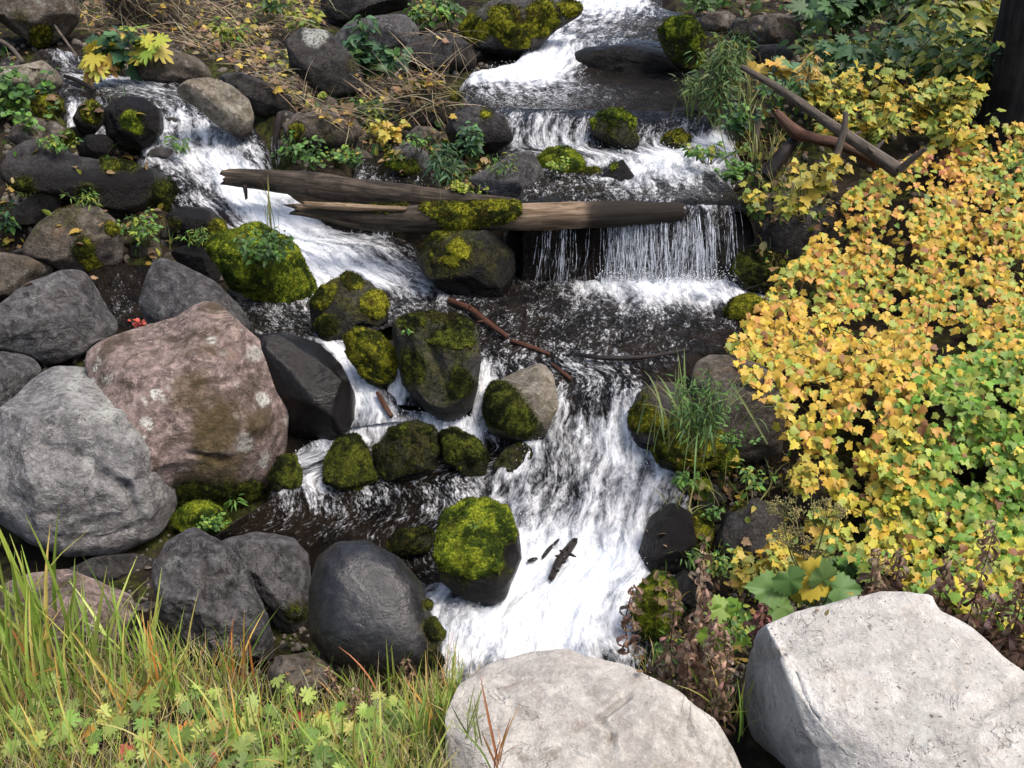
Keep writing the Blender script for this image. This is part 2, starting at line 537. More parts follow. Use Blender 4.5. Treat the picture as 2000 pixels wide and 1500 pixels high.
def water(secs, res=0.016, amp=1.0, edge=0.16, seed=0, lift=0.0):
    k = len(secs[0])
    A = np.zeros((len(secs), k, 4))
    for i, s in enumerate(secs):
        for j, q in enumerate(s):
            u, v, D, fo = q
            A[i, j, :3] = P(u, v, Dv(v) if D is None else D)
            A[i, j, 3] = fo
    mid = A[:, k // 2, :3]
    L = np.linalg.norm(np.diff(mid, axis=0), axis=1).sum()
    Wd = np.linalg.norm(np.diff(A[:, :, :3], axis=1), axis=2).sum(1).max()
    M = max(8, int(L / res))
    N = max(6, int(Wd / res))
    rows = cr(A, np.linspace(0, len(secs) - 1, M))
    g = cr(np.swapaxes(rows, 0, 1), np.linspace(0, k - 1, N))
    g = np.swapaxes(g, 0, 1)
    pos, foam = g[..., :3], np.clip(g[..., 3], 0, 1)
    pos[..., 2] += lift
    # rolled-down margins that dip under the banks
    def ext(e, i2):
        d = e - i2
        d[..., 2] = 0
        d = unit(d)
        out = []
        for q, dz in ((0.3, 0.02), (0.65, 0.10), (1.0, 0.26)):
            w = e + d * edge * q
            w[..., 2] -= dz
            out.append(w)
        return out
    le, re_ = ext(pos[:, 0], pos[:, 2]), ext(pos[:, -1], pos[:, -3])
    pos = np.concatenate([np.stack(le[::-1], 1), pos, np.stack(re_, 1)], 1)
    foam = np.concatenate([np.repeat(foam[:, :1], 3, 1) * 0.7, foam, np.repeat(foam[:, -1:], 3, 1) * 0.7], 1)
    N += 6
    dl = np.linalg.norm(np.diff(pos[:, N // 2], axis=0), axis=1)
    along = np.concatenate([[0], np.cumsum(dl)])
    wid = np.concatenate([np.zeros((M, 1)), np.cumsum(np.linalg.norm(np.diff(pos, axis=1), axis=2), 1)], 1)
    wid = wid - wid[:, N // 2][:, None]
    uv = np.stack([wid, np.repeat(along[:, None], N, 1)], 2).reshape(-1, 2)
    v = pos.reshape(-1, 3)
    fo = foam.ravel()
    i = (np.arange(M - 1)[:, None] * N + np.arange(N - 1)[None]).ravel()
    f = np.stack([i, i + N, i + N + 1, i + 1], 1)
    tri = np.concatenate([f[:, :3], f[:, [0, 2, 3]]])
    n = vnormals(v, tri)
    if n[:, 2].mean() < 0:
        f = f[:, ::-1]
        n = -n
    steep = 1 - np.clip(n[:, 2], 0, 1)
    q = np.stack([uv[:, 0], uv[:, 1] * 0.4, np.full(len(v), seed * 3.1)], 1)
    q2 = np.stack([uv[:, 0], uv[:, 1] * 0.55, np.full(len(v), seed * 3.1 + 9)], 1)
    d = fo * (0.05 * fbm(q2 * 4.2, 2, 2) + 0.05 * fbm(q * 8, 3, 4, 0.6, True) + 0.018 * fbm(q2 * 26, 6, 3, 0.5)) + 0.012 * fbm(q2 * 6, 8, 3) + (0.006 + 0.008 * fo) * fbm(q * 19, 12, 2)
    v = v + n * (d * amp)[:, None]
    n = vnormals(v, tri)
    me = mesh_np('water', v, f)
    attr(me, 'foam', fo)  # real foam, plus painted sparkle where pool values are low
    attr(me, 'fast', steep)
    ul = me.uv_layers.new(name='flow')
    ul.data.foreach_set('uv', uv[f.ravel()].astype(np.float32).ravel())
    o = link('water', me, WATER)
    tag(o, kind='structure')
    WSURF.append((v, n, fo))
    return o


_ = None
# upper stream, first fall and the upper pool
water([
    [(1150, -40, _, .8), (1195, -40, _, .9), (1240, -40, _, .8), (1290, -40, _, .2)],
    [(1120, 8, _, .7), (1180, 6, _, .85), (1240, 5, _, .85), (1285, 10, _, .3)],
    [(1110, 32, _, .5), (1170, 34, _, .6), (1240, 34, _, .4), (1380, 40, _, .1)],
    [(1072, 58, 13.0, .65), (1125, 60, 13.0, .55), (1220, 62, 13, .36), (1340, 66, 13, .1)],
    [(1040, 95, 12.0, .95), (1095, 88, 12.1, .8), (1200, 84, 12.3, .36), (1330, 84, 12.4, .05)],
    [(1000, 128, 11.5, .95), (1075, 128, 11.5, 1), (1190, 120, 11.95, .14), (1325, 118, 12.0, .02)],
    [(925, 146, 11.1, .9), (1050, 150, 11.05, 1), (1180, 152, 11.3, .10), (1410, 150, 11.3, 0)],
    [(925, 170, 10.45, .6), (1060, 172, 10.4, .55), (1200, 175, 10.35, .25), (1410, 175, 10.3, 0)],
    [(945, 195, 9.65, .4), (1075, 196, 9.6, .36), (1220, 200, 9.5, 0.2), (1410, 200, 9.5, 0)],
    [(960, 212, 9.05, .25), (1090, 214, 9.0, .14), (1230, 217, 8.95, .08), (1410, 219, 8.95, .1)],
], 0.028, 0.75, seed=1)
# step below the upper pool and the rough pool above the log
water([
    [(960, 212, 9.03, .25), (1090, 214, 8.98, .15), (1230, 217, 8.93, .1), (1410, 219, 8.93, .1)],
    [(985, 238, 8.8, .42), (1085, 234, 8.82, .5), (1220, 238, 8.8, .25), (1410, 240, 8.8, .45)],
    [(1000, 285, 8.62, .5), (1080, 288, 8.6, .62), (1220, 285, 8.6, .5), (1415, 278, 8.65, .9)],
    [(1040, 310, 8.35, .45), (1150, 313, 8.35, .55), (1260, 308, 8.4, .75), (1425, 300, 8.5, .85)],
    [(1040, 345, 7.88, .3), (1150, 350, 7.85, .4), (1260, 345, 7.9, .68), (1400, 340, 8.0, .55)],
    [(1030, 378, 7.42, .3), (1160, 380, 7.42, .3), (1270, 378, 7.42, .42), (1430, 378, 7.42, .2)],
    [(1025, 398, 7.2, .2), (1160, 399, 7.24, .25), (1280, 391, 7.17, .34), (1445, 397, 7.24, .1)],
    [(1025, 415, 7.13, .15), (1160, 416, 7.15, .2), (1280, 408, 7.10, .4), (1445, 414, 7.16, .1)],
], 0.022, 0.9, seed=2)
# pool under the main fall, the chute and the white basin at its foot
water([
    [(870, 540, 7.2, .1), (1020, 544, 7.15, .3), (1250, 544, 7.15, .85), (1460, 548, 7.15, .85)],
    [(860, 580, 6.66, .5), (1030, 580, 6.7, .18), (1260, 575, 6.75, .85), (1490, 585, 6.66, .7)],
    [(880, 622, 6.23, .24), (1040, 620, 6.25, .26), (1260, 612, 6.3, .38), (1480, 622, 6.23, .36)],
    [(915, 672, 5.8, .28), (1040, 668, 5.83, .3), (1240, 665, 5.85, .28), (1450, 668, 5.83, .1)],  # low foam values here paint specular streaks on the dark pool
    [(935, 715, 5.48, .34), (1060, 705, 5.55, .40), (1200, 705, 5.55, .38), (1370, 712, 5.5, .12)],
    [(1060, 750, 5.25, .3), (1120, 742, 5.3, .36), (1210, 742, 5.3, .36), (1300, 750, 5.25, .2)],
    [(1068, 788, 5.11, .62), (1130, 790, 5.11, .42), (1195, 785, 5.12, .5), (1262, 782, 5.12, .75)],
    [(1045, 845, 4.98, .78), (1120, 842, 5.0, .5), (1190, 838, 5.02, .68), (1262, 842, 5.0, .8)],
    [(995, 905, 4.80, .7), (1100, 905, 4.84, .54), (1200, 900, 4.86, .66), (1295, 905, 4.84, .72)],
    [(965, 970, 4.60, .6), (1090, 965, 4.65, .5), (1200, 960, 4.66, .62), (1330, 950, 4.68, .56)],
    [(965, 1032, 4.40, .7), (1080, 1030, 4.42, .66), (1180, 1030, 4.43, .74), (1325, 1015, 4.46, .56)],
    [(975, 1090, 4.20, .95), (1080, 1095, 4.19, 1), (1170, 1095, 4.19, 1), (1275, 1080, 4.22, .8)],
    [(825, 1160, 3.92, .5), (1000, 1165, 3.9, 1), (1130, 1165, 3.9, 1), (1245, 1150, 3.95, .8)],
    [(825, 1220, 3.67, .6), (970, 1225, 3.66, 1), (1110, 1225, 3.66, 1), (1245, 1215, 3.69, .6)],
    [(835, 1280, 3.45, .65), (970, 1285, 3.43, .85), (1100, 1285, 3.43, .85), (1245, 1270, 3.47, .5)],
    [(835, 1345, 3.23, .5), (970, 1345, 3.23, .6), (1100, 1345, 3.23, .6), (1245, 1340, 3.25, .3)],
], 0.0125, 1.0, seed=3)
# the left fall from the upper left bank down to the pool
water([
    [(78, 100, 12.1, .2), (105, 100, 12.1, .55), (135, 105, 12, .5), (160, 112, 11.9, .2)],
    [(115, 138, 11.4, .3), (140, 141, 11.35, .4), (165, 143, 11.3, .4), (195, 146, 11.2, .3)],
    [(135, 158, 10.9, .55), (200, 160, 10.85, .75), (265, 160, 10.8, .6), (340, 165, 10.7, .3)],
    [(150, 180, 10.3, .3), (240, 178, 10.35, .5), (320, 178, 10.3, .55), (405, 185, 10.2, .25)],
    [(280, 204, 9.7, .3), (330, 205, 9.7, .5), (385, 205, 9.7, .3), (440, 208, 9.6, .15)],
    [(296, 250, 9.15, .7), (350, 250, 9.15, .62), (410, 250, 9.15, .5), (490, 255, 9.15, .3)],
    [(290, 310, 8.6, .6), (360, 310, 8.62, .58), (430, 310, 8.62, .74), (508, 310, 8.6, .6)],
    [(318, 360, 8.15, .38), (400, 360, 8.2, .6), (460, 360, 8.2, .95), (525, 360, 8.15, .75)],
    [(368, 412, 7.78, .36), (440, 410, 7.82, .58), (500, 410, 7.82, .95), (590, 410, 7.8, .75)],
    [(425, 460, 7.55, .46), (490, 460, 7.55, .66), (560, 458, 7.56, .95), (650, 452, 7.58, .6)],
    [(500, 505, 7.32, .7), (600, 500, 7.32, .85), (670, 490, 7.36, .82), (780, 470, 7.4, .35)],
    [(575, 550, 7.0, .8), (650, 540, 7.05, .9), (720, 525, 7.12, .75), (815, 515, 7.2, .45)],
    [(610, 592, 6.72, .7), (700, 572, 6.84, .62), (780, 560, 6.92, .7), (860, 552, 7.0, .6)],
    [(640, 640, 6.33, .3), (735, 608, 6.55, .42), (805, 592, 6.68, .42), (885, 582, 6.75, .45)],
    [(690, 668, 6.0, .2), (770, 640, 6.2, .15), (850, 628, 6.3, .2), (925, 618, 6.4, .2)],
], 0.020, 1.0, seed=4, lift=0.012)
# small channel between the wet black boulder and the mossy ones
water([
    [(560, 650, 6.0, .3), (625, 655, 5.95, .4), (690, 662, 5.9, .2)],
    [(630, 688, 5.7, .6), (662, 686, 5.72, .7), (695, 690, 5.7, .4)],
    [(668, 740, 5.4, .6), (703, 738, 5.42, .82), (740, 745, 5.4, .4)],
    [(685, 800, 5.15, .6), (728, 798, 5.17, .85), (775, 800, 5.15, .5)],
    [(660, 850, 5.0, .5), (725, 838, 5.04, .6), (810, 830, 5.06, .6)],
], 0.014, 0.9, edge=0.06, seed=5, lift=0.02)
water([
    [(768, 690, 5.6, .3), (782, 690, 5.6, .4), (800, 692, 5.6, .3)],
    [(765, 745, 5.35, .6), (783, 745, 5.35, .6), (803, 748, 5.35, .4)],
    [(755, 800, 5.18, .6), (780, 802, 5.18, .7), (812, 804, 5.18, .4)],
], 0.014, 0.9, edge=0.05, seed=6, lift=0.03)
water([
    [(928, 690, 5.62, .3), (958, 692, 5.6, .35), (992, 700, 5.55, .25)],
    [(930, 755, 5.25, .55), (955, 755, 5.25, .6), (982, 758, 5.25, .4)],
    [(925, 835, 5.08, .7), (948, 835, 5.08, .8), (975, 838, 5.08, .6)],
], 0.014, 0.9, edge=0.05, seed=7, lift=0.03)
water([
    [(690, 812, 5.12, .6), (800, 803, 5.14, .6), (900, 818, 5.1, .7), (968, 800, 5.14, .6)],
    [(660, 845, 5.02, .5), (790, 838, 5.04, .7), (900, 848, 5.01, .85), (965, 850, 5.01, .5)],
    [(590, 885, 4.93, .7), (780, 880, 4.94, .35), (900, 890, 4.92, .4), (965, 885, 4.93, .4)],
    [(565, 930, 4.8, .65), (640, 935, 4.79, .5), (850, 930, 4.8, .35), (975, 930, 4.8, .5)],
    [(545, 972, 4.66, .42), (650, 972, 4.66, .4), (850, 960, 4.7, .38), (990, 955, 4.7, .55)],
    [(480, 1010, 4.55, .2), (650, 1010, 4.55, .28), (850, 1000, 4.56, .34), (1000, 1000, 4.55, .6)],  # faint values paint white reflections onto the lower pool
    [(430, 1050, 4.42, 0.14), (620, 1050, 4.42, 0.22), (800, 1050, 4.40, .3), (1000, 1050, 4.38, .6)],
    [(430, 1105, 4.25, 0), (620, 1105, 4.25, 0), (800, 1105, 4.2, .25), (1000, 1105, 4.17, .6)],
    [(560, 1200, 4.0, 0), (700, 1190, 3.9, 0), (830, 1180, 3.85, .3), (960, 1180, 3.84, .5)],
], 0.0135, 0.9, seed=8, lift=0.0)
# thin sheet of water running down behind the strands of the main fall
water([
    [(1035, 404, 7.135, .3), (1110, 404, 7.135, .34), (1170, 404, 7.135, .28), (1215, 404, 7.135, .42), (1320, 402, 7.135, .5), (1385, 402, 7.135, .5), (1430, 403, 7.135, .3)],
    [(1035, 425, 7.09, .1), (1110, 425, 7.08, .16), (1170, 425, 7.09, .08), (1215, 425, 7.07, .26), (1320, 424, 7.06, .36), (1385, 424, 7.06, .34), (1430, 425, 7.09, .2)],
    [(1032, 480, 7.08, .06), (1108, 480, 7.07, .12), (1170, 480, 7.08, .06), (1205, 480, 7.04, .26), (1325, 480, 7.02, .36), (1392, 480, 7.03, .3), (1436, 480, 7.08, .14)],
    [(1030, 530, 7.06, .12), (1106, 530, 7.05, .24), (1168, 530, 7.06, .2), (1195, 530, 7.01, .36), (1330, 530, 6.99, .44), (1400, 530, 7.0, .38), (1442, 530, 7.06, .25)],
    [(1028, 556, 7.04, .3), (1104, 556, 7.03, .3), (1168, 556, 7.04, .5), (1190, 556, 6.97, .8), (1333, 556, 6.96, .9), (1405, 556, 6.97, .8), (1445, 556, 7.04, .6)],
], 0.013, 0.55, edge=0.05, seed=21)
# little falls on the far left and the pool behind the flat slab
water([
    [(128, 200, 10.0, .3), (148, 200, 10.0, .5), (170, 202, 10.0, .3)],
    [(135, 245, 9.55, .5), (155, 245, 9.55, .6), (172, 247, 9.55, .3)],
    [(140, 305, 9.0, .5), (160, 305, 9.0, .6), (180, 307, 9.0, .3)],
], 0.02, 0.8, edge=0.06, seed=9, lift=0.05)
water([
    [(188, 200, 9.9, .3), (199, 200, 9.9, .5), (212, 202, 9.9, .3)],
    [(188, 240, 9.6, .4), (200, 240, 9.6, .5), (214, 242, 9.6, .3)],
    [(185, 300, 9.1, .4), (205, 300, 9.1, .5), (235, 302, 9.1, .3)],
], 0.02, 0.8, edge=0.06, seed=10, lift=0.05)
water([
    [(180, 520, 7.1, .05), (240, 522, 7.1, .1), (310, 525, 7.05, .1)],
    [(190, 570, 6.75, .1), (240, 572, 6.72, .2), (305, 575, 6.7, .1)],
    [(210, 620, 6.35, .2), (255, 622, 6.33, .28), (310, 625, 6.3, .1)],
    [(220, 680, 5.85, .1), (265, 680, 5.85, .2), (320, 680, 5.85, .1)],
], 0.018, 1.2, seed=11, lift=0.02)
water([
    [(450, 570, 6.85, .2), (530, 576, 6.8, .35), (610, 580, 6.8, .4)],
    [(470, 605, 6.5, .3), (540, 608, 6.5, .4), (615, 615, 6.45, .4)],
    [(490, 640, 6.15, .3), (560, 642, 6.15, .35), (625, 650, 6.1, .4)],
    [(520, 668, 5.9, .3), (580, 668, 5.9, .3), (635, 675, 5.85, .4)],
], 0.016, 1.0, edge=0.08, seed=12, lift=0.03)
water([
    [(700, 318, 8.5, .2), (770, 325, 8.4, .12), (850, 335, 8.35, .1)],
    [(702, 340, 8.25, .4), (770, 345, 8.2, .2), (850, 355, 8.1, .25)],
    [(700, 372, 7.95, .5), (770, 375, 7.9, .25), (850, 382, 7.85, .3)],
], 0.022, 0.9, edge=0.08, seed=13, lift=0.05)


build_ground()


def strand_mat():
    t = NT('falling_water')
    co = t.coords(False)
    st = t.n('ShaderNodeMapping', {0: co, 3: (1, 1, 0.25)}).outputs[0]
    n = t.noise(st, 40.0, 4, 0.6)
    p = t.principled(Base_Color=(0.80, 0.85, 0.92), Roughness=0.25, IOR=1.33)
    tr = t.n('ShaderNodeBsdfTransparent').outputs[0]
    return t.done(t.n('ShaderNodeMixShader', {0: t.ss(n, 0.40, 0.62, 0.03, 0.42), 1: tr, 2: p}).outputs[0])


STRAND = strand_mat()


def tubes(paths, radii, sides=3):
    """many thin tubes in one mesh; paths: list of (n,3), radii: list of (n,)"""
    V, F, off = [], [], 0
    for p, r in zip(paths, radii):
        p = np.asarray(p, float)
        r = np.asarray(r, float)
        n = len(p)
        t = unit(np.gradient(p, axis=0))
        ref = np.array([0.31, 0.87, 0.38]) if abs(t[0] @ np.array([0.31, 0.87, 0.38])) < 0.95 else np.array([1, 0, 0])
        a = unit(np.cross(t, ref))
        b = np.cross(t, a)
        ang = np.arange(sides) * 2 * math.pi / sides
        ring = p[:, None] + r[:, None, None] * (np.cos(ang)[None, :, None] * a[:, None] + np.sin(ang)[None, :, None] * b[:, None])
        V.append(ring.reshape(-1, 3))
        i = (np.arange(n - 1)[:, None] * sides + np.arange(sides)[None])
        j = (np.arange(n - 1)[:, None] * sides + (np.arange(sides)[None] + 1) % sides)
        F.append(np.stack([i, j, j + sides, i + sides], 2).reshape(-1, 4) + off)
        off += n * sides
    return np.concatenate(V), np.concatenate(F)


def falling_strands(u0, u1, vtop, vbot, Dtop, Dbot, n, dens=None, wmax=0.010, slant=0.0):
    paths, rad = [], []
    while len(paths) < n:
        if len(paths) % 7 == 0:
            uc = rng.uniform(u0, u1)
        u = uc + rng.normal(0, 6)
        if dens is not None and rng.random() > dens(u):
            continue
        a = P(u, vtop + rng.uniform(-3, 5), Dtop)
        b = P(u + slant + (u - (u0 + u1) / 2) * 0.05 + rng.normal(0, 6), vbot + rng.uniform(-8, 8), Dbot + rng.normal(0, 0.05))
        s0, s1 = 0, 1
        if rng.random() < 0.62:
            s0 = rng.uniform(0, 0.8)
            s1 = min(1, s0 + rng.uniform(0.08, 0.6))
        k = 9
        t = np.linspace(s0, s1, k)
        h = np.sqrt(t)
        p = np.stack([a[0] + (b[0] - a[0]) * t, a[1] + (b[1] - a[1]) * h, a[2] + (b[2] - a[2]) * t], 1)
        p[:, 0] += 0.010 * np.sin(t * rng.uniform(5, 16) + rng.uniform(0, 6)) * t
        w = rng.uniform(0.12, 1) ** 2.2 * wmax * (0.5 + 0.5 * np.abs(np.sin(t * rng.uniform(3, 18) + rng.uniform(0, 6)))) * np.sin(np.linspace(0.15, math.pi - 0.1, k)) ** 0.5
        paths.append(p)
        rad.append(w + 0.0006)
    return tubes(paths, rad)


def _dens(u):
    return (0.03 + 0.11 * smooth(1040, 1060, u) * (1 - smooth(1120, 1165, u)) + 0.9 * smooth(1165, 1220, u) * (1 - smooth(1375, 1400, u))) * (0.45 + 0.55 * math.sin(u * 0.11) ** 2)


parts = [falling_strands(1030, 1450, 402, 552, 7.12, 6.95, 820, _dens, 0.0048),
         falling_strands(700, 755, 447, 478, 7.25, 7.25, 40, None, 0.008),
         falling_strands(535, 548, 262, 322, 8.7, 8.62, 14, None, 0.006)]
V = np.concatenate([p[0] for p in parts])
offs = np.cumsum([0] + [len(p[0]) for p in parts[:-1]])
Fs = np.concatenate([p[1] + o for p, o in zip(parts, offs)])
tag(link('falling_water', mesh_np('falling_water', V, Fs), STRAND), kind='stuff')


def spray_mat():
    t = NT('white_spray')
    return t.done(t.principled(Base_Color=(0.9, 0.93, 0.95), Roughness=0.35))


def build_spray():
    oc = np.array([[1, 0, 0], [-1, 0, 0], [0, 1, 0], [0, -1, 0], [0, 0, 1], [0, 0, -1]], float)
    of = np.array([[0, 2, 4], [2, 1, 4], [1, 3, 4], [3, 0, 4], [2, 0, 5], [1, 2, 5], [3, 1, 5], [0, 3, 5]])
    C, R = [], []
    for si, cnt in ((2, 6000), (3, 2500), (0, 900), (1, 900), (7, 500)):
        v, n, fo = WSURF[si]
        w = np.clip(fo - 0.55, 0, 1) ** 1.5
        idx = rng.choice(len(v), cnt, p=w / w.sum())
        h = np.abs(rng.normal(0, 0.022, cnt)) + 0.004
        C.append(v[idx] + n[idx] * h[:, None] + rng.normal(0, 0.01, (cnt, 3)))
        R.append(rng.uniform(0.0008, 0.0027, cnt) * (1 if si == 2 else 1.5))
    # splash where the main fall lands
    u = rng.uniform(1160, 1440, 2600)
    c = P(u, rng.uniform(540, 585, 2600), rng.uniform(6.7, 7.1, 2600))
    c[:, 2] += np.abs(rng.normal(0, 0.05, 2600))
    C.append(c)
    R.append(rng.uniform(0.001, 0.0032, 2600))
    C, R = np.concatenate(C), np.concatenate(R)
    st = np.stack([rng.uniform(0.7, 1.2, len(C)), rng.uniform(0.7, 1.2, len(C)), rng.uniform(0.8, 2.6, len(C))], 1)
    V = (C[:, None] + oc[None] * (R[:, None] * st)[:, None]).reshape(-1, 3)
    F = (np.arange(len(C))[:, None, None] * 6 + of[None]).reshape(-1, 3)
    tag(link('spray', mesh_np('spray', V, F), spray_mat()), kind='stuff')


build_spray()
# ---------------------------------------------------------------- boulders
def poly_r(pts, th):
    """distance from the origin to a star-shaped outline at each angle"""
    x1, y1 = pts[:, 0], pts[:, 1]
    x2, y2 = np.roll(x1, -1), np.roll(y1, -1)
    out = np.zeros(len(th))
    c, s = np.cos(th), np.sin(th)
    ex, ey = x2 - x1, y2 - y1
    den = c[:, None] * ey - s[:, None] * ex
    den = np.where(np.abs(den) < 1e-12, 1e-12, den)
    r = (x1 * ey - y1 * ex) / den
    k = (x1 * s[:, None] - y1 * c[:, None]) / den
    ok = (k >= -1e-6) & (k <= 1 + 1e-6) & (r > 0)
    out = np.where(ok, r, 0).max(1)
    return out


def centroid(p):
    x, y = p[:, 0], p[:, 1]
    x2, y2 = np.roll(x, -1), np.roll(y, -1)
    w = x * y2 - x2 * y
    A = w.sum() / 2
    return np.array([((x + x2) * w).sum(), ((y + y2) * w).sum()]) / (6 * A), abs(A)


ROCKSEED = [100]
FUZZ = []


def boulder(label, outline, mat, moss=0.0, mk='bright', D=None, doff=0.0, thick=0.85, lvl=None, planes=(), facets=5, rough=0.05,
            boxy=0.78, wet=-1.0, mdir=(0, -0.35, 1), blobs=(), grooves=(), dirt=0.0, strata=0.0, mossthick=1.0, name='boulder', cat='boulder',
            group=None, shape_smooth=1, chips=12, ridge=0.45, fuzz=1.0, dirts=(), lich=()):
    ROCKSEED[0] += 7
    sd = ROCKSEED[0]
    lr = np.random.default_rng(sd)
    o = np.array(outline, float)
    (cu, cv), A = centroid(o)
    vb = min(o[:, 1].max(), 1500)
    D0 = float(Dv(vb))
    s = math.sqrt(A) * D0 / FPX / 2
    if D is None:
        dep = PITCH + math.atan((cv - 750) / FPX)
        rb = (o[:, 1].max() - cv) * D0 / FPX / math.cos(PITCH)
        D = D0 + 0.85 * rb * math.sin(dep) + 0.06 * s
    Dc = D + doff
    C = P(cu, cv, Dc)
    f = unit(C - CAM)
    r = unit(np.cross(f, [0, 0, 1.0]))
    up = np.cross(r, f)
    dr = ray(o[:, 0], o[:, 1])
    t = ((C - CAM) @ f) / (dr @ f)
    q = CAM + dr * t[:, None] - C
    pts = np.stack([q @ r, q @ up], 1)
    s = math.sqrt(A) * ((C - CAM) @ f) / FPX / 2
    pxsize = math.sqrt(A)
    if lvl is None:
        lvl = 6 if pxsize > 195 else (5 if pxsize > 70 else 4)
    d, F = ico(lvl)
    th = np.arctan2(d[:, 1], d[:, 0])
    tg = np.linspace(-math.pi, math.pi, 361)
    rg = poly_r(pts, tg)
    for _ in range(shape_smooth):
        e = np.concatenate([rg[-9:-1], rg, rg[1:9]])
        kern = np.hanning(11)
        rg = np.convolve(e, kern / kern.sum(), 'same')[8:-8]
    R = np.interp(th, tg, rg)
    sn = np.sqrt(d[:, 0] ** 2 + d[:, 1] ** 2)
    rho = sn ** boxy
    zeta = np.sign(d[:, 2]) * np.abs(d[:, 2]) ** boxy
    T = thick * s
    lat = np.stack([np.cos(th), np.sin(th)], 1) * (R * rho)[:, None]
    p = np.concatenate([lat, (T * zeta)[:, None]], 1)
    sc = np.array([s, s, T])
    qn = p / sc
    pl = [(unit(n), c) for n, c in planes]
    for _ in range(facets):
        n = unit(np.array([lr.normal(0, .75), lr.normal(0.1, .7), lr.uniform(0.25, 1.0)]))
        pl.append((n, lr.uniform(0.60, 0.84)))
    for n, c in pl:
        ex = qn @ n - c
        ex = np.where(ex > 0, ex, 0)
        qn = qn - n * (ex * 0.93)[:, None]
    for _ in range(chips + (10 if mat in ('slate', 'dark', 'brown', 'black') else 0)):
        n = unit(lr.normal(0, 1, 3) + np.array([0, 0, .35]))
        ex = np.maximum(qn @ n - lr.uniform(0.74, 0.96) * (qn @ n).max(), 0)
        qn = qn - n * (ex * 0.9)[:, None] * (1 - 0.5 * smooth(.85, 1, sn))[:, None]
    p = qn * sc
    # keep the outline where it was after the cuts
    an = np.arctan2(p[:, 1], p[:, 0])
    rad = np.hypot(p[:, 0], p[:, 1])
    bins = ((an + math.pi) / (2 * math.pi) * 72).astype(int) % 72
    mx = np.zeros(72)
    np.maximum.at(mx, bins, rad)
    bc = -math.pi + (np.arange(72) + .5) * 2 * math.pi / 72
    ratio = np.interp(bc, tg, rg) / np.maximum(mx, 1e-6)
    ratio = np.clip(ratio, .8, 1.6)
    ratio = (np.roll(ratio, 1) + 2 * ratio + np.roll(ratio, -1)) / 4
    k_ = np.interp(an, np.concatenate([bc - 2 * math.pi, bc, bc + 2 * math.pi]), np.tile(ratio, 3))
    p[:, :2] *= 1.015 * (1 + (k_ - 1) * smooth(0.1, 0.7, rad / np.maximum(s, 1e-6)))[:, None]
    n = vnormals(p, F)
    w = C + p[:, :1] * r + p[:, 1:2] * up - p[:, 2:] * f       # world
    wn = n[:, :1] * r + n[:, 1:2] * up - n[:, 2:] * f
    base = (w - C) / s
    st = base.copy()
    if strata:
        st = st * np.array([0.55, 0.55, 1 + 2.4 * strata])
    edge = 1 - 0.6 * smooth(0.75, 1.0, sn)
    disp = s * (rough * 1.5 * fbm(st * 1.3, sd, 3) + rough * 0.9 * ridge * fbm(st * 2.6, sd + 3, 4, 0.55, True)
                + rough * 0.55 * fbm(st * 7.0, sd + 5, 5, 0.65)) * edge
    uu, vv = px(w)
    for (u1, v1, u2, v2, wd, dp) in grooves:
        g = np.array([u2 - u1, v2 - v1], float)
        L2 = g @ g
        tt = np.clip(((uu - u1) * g[0] + (vv - v1) * g[1]) / L2, 0, 1)
        jit = 5 * fbm(base * 4, sd + 8, 2)
        dist = np.abs(np.hypot(uu - u1 - tt * g[0], vv - v1 - tt * g[1]) + jit)
        disp = disp - dp * s * np.exp(-(dist / wd) ** 2) * (d[:, 2] > 0)
    w = w + wn * disp[:, None]
    wn = vnormals(w, F)
    hgt = (w[:, 2] - w[:, 2].min()) / (w[:, 2].max() - w[:, 2].min())
    wv = smooth(wet + 0.12, wet - 0.12, hgt + 0.16 * fbm(base * 2.5, sd + 11, 3)) if wet > -0.5 else np.zeros(len(w))
    dv = np.clip(dirt * smooth(0.0, 0.45, fbm(base * 1.6, sd + 21, 4) + 0.45 * wn[:, 2] - 0.25), 0, 1) if dirt else np.zeros(len(w))
    for bu, bv, br, bs in dirts:
        dv = np.clip(np.maximum(dv, bs * smooth(1.3, .5, np.hypot(uu - bu, vv - bv) / br + 0.6 * fbm(base * 5, sd + 55, 4))), 0, 1)
    me = mesh_np(name, w - C, F)
    attr(me, 'wet', wv)
    attr(me, 'dirt', dv)
    attr(me, 'mossy', np.zeros(len(w)))
    if lich:
        jn = 0.35 * fbm(base * 7, sd + 51, 3)
        attr(me, 'lich', np.clip(sum(bs * smooth(1.15, .85, np.hypot(uu - bu, vv - bv) / br + jn) for bu, bv, br, bs in lich), 0, 1))
    ob = link(name, me, ROCK[mat], loc=C)
    tag(ob, label, cat, group)
    if moss > 0 or blobs:
        md = unit(np.array(mdir, float))
        m = (wn @ md) * 0.75 + 0.75 * fbm(base * 1.5, sd + 31, 4) + 0.35 * fbm(base * 6, sd + 33, 3) + (moss - 0.62) * 1.9
        if moss <= 0:
            m = m * 0 - 1 + 0.3 * fbm(base * 4, sd + 33, 3)
        for (bu, bv, br, bs) in blobs:
            m = m + bs * np.exp(-(((uu - bu) ** 2 + (vv - bv) ** 2) / br ** 2) ** 2) * (d[:, 2] > -0.3)
        m = m - 1.2 * smooth(0.5, 0.9, -d[:, 2])
        me.attributes['mossy'].data.foreach_set('value', (0.85 * smooth(-0.55, 0.15, m)).astype(np.float32))
        k = smooth(-0.05, 0.4, m)
        fm = k[F].mean(1) > 0.35
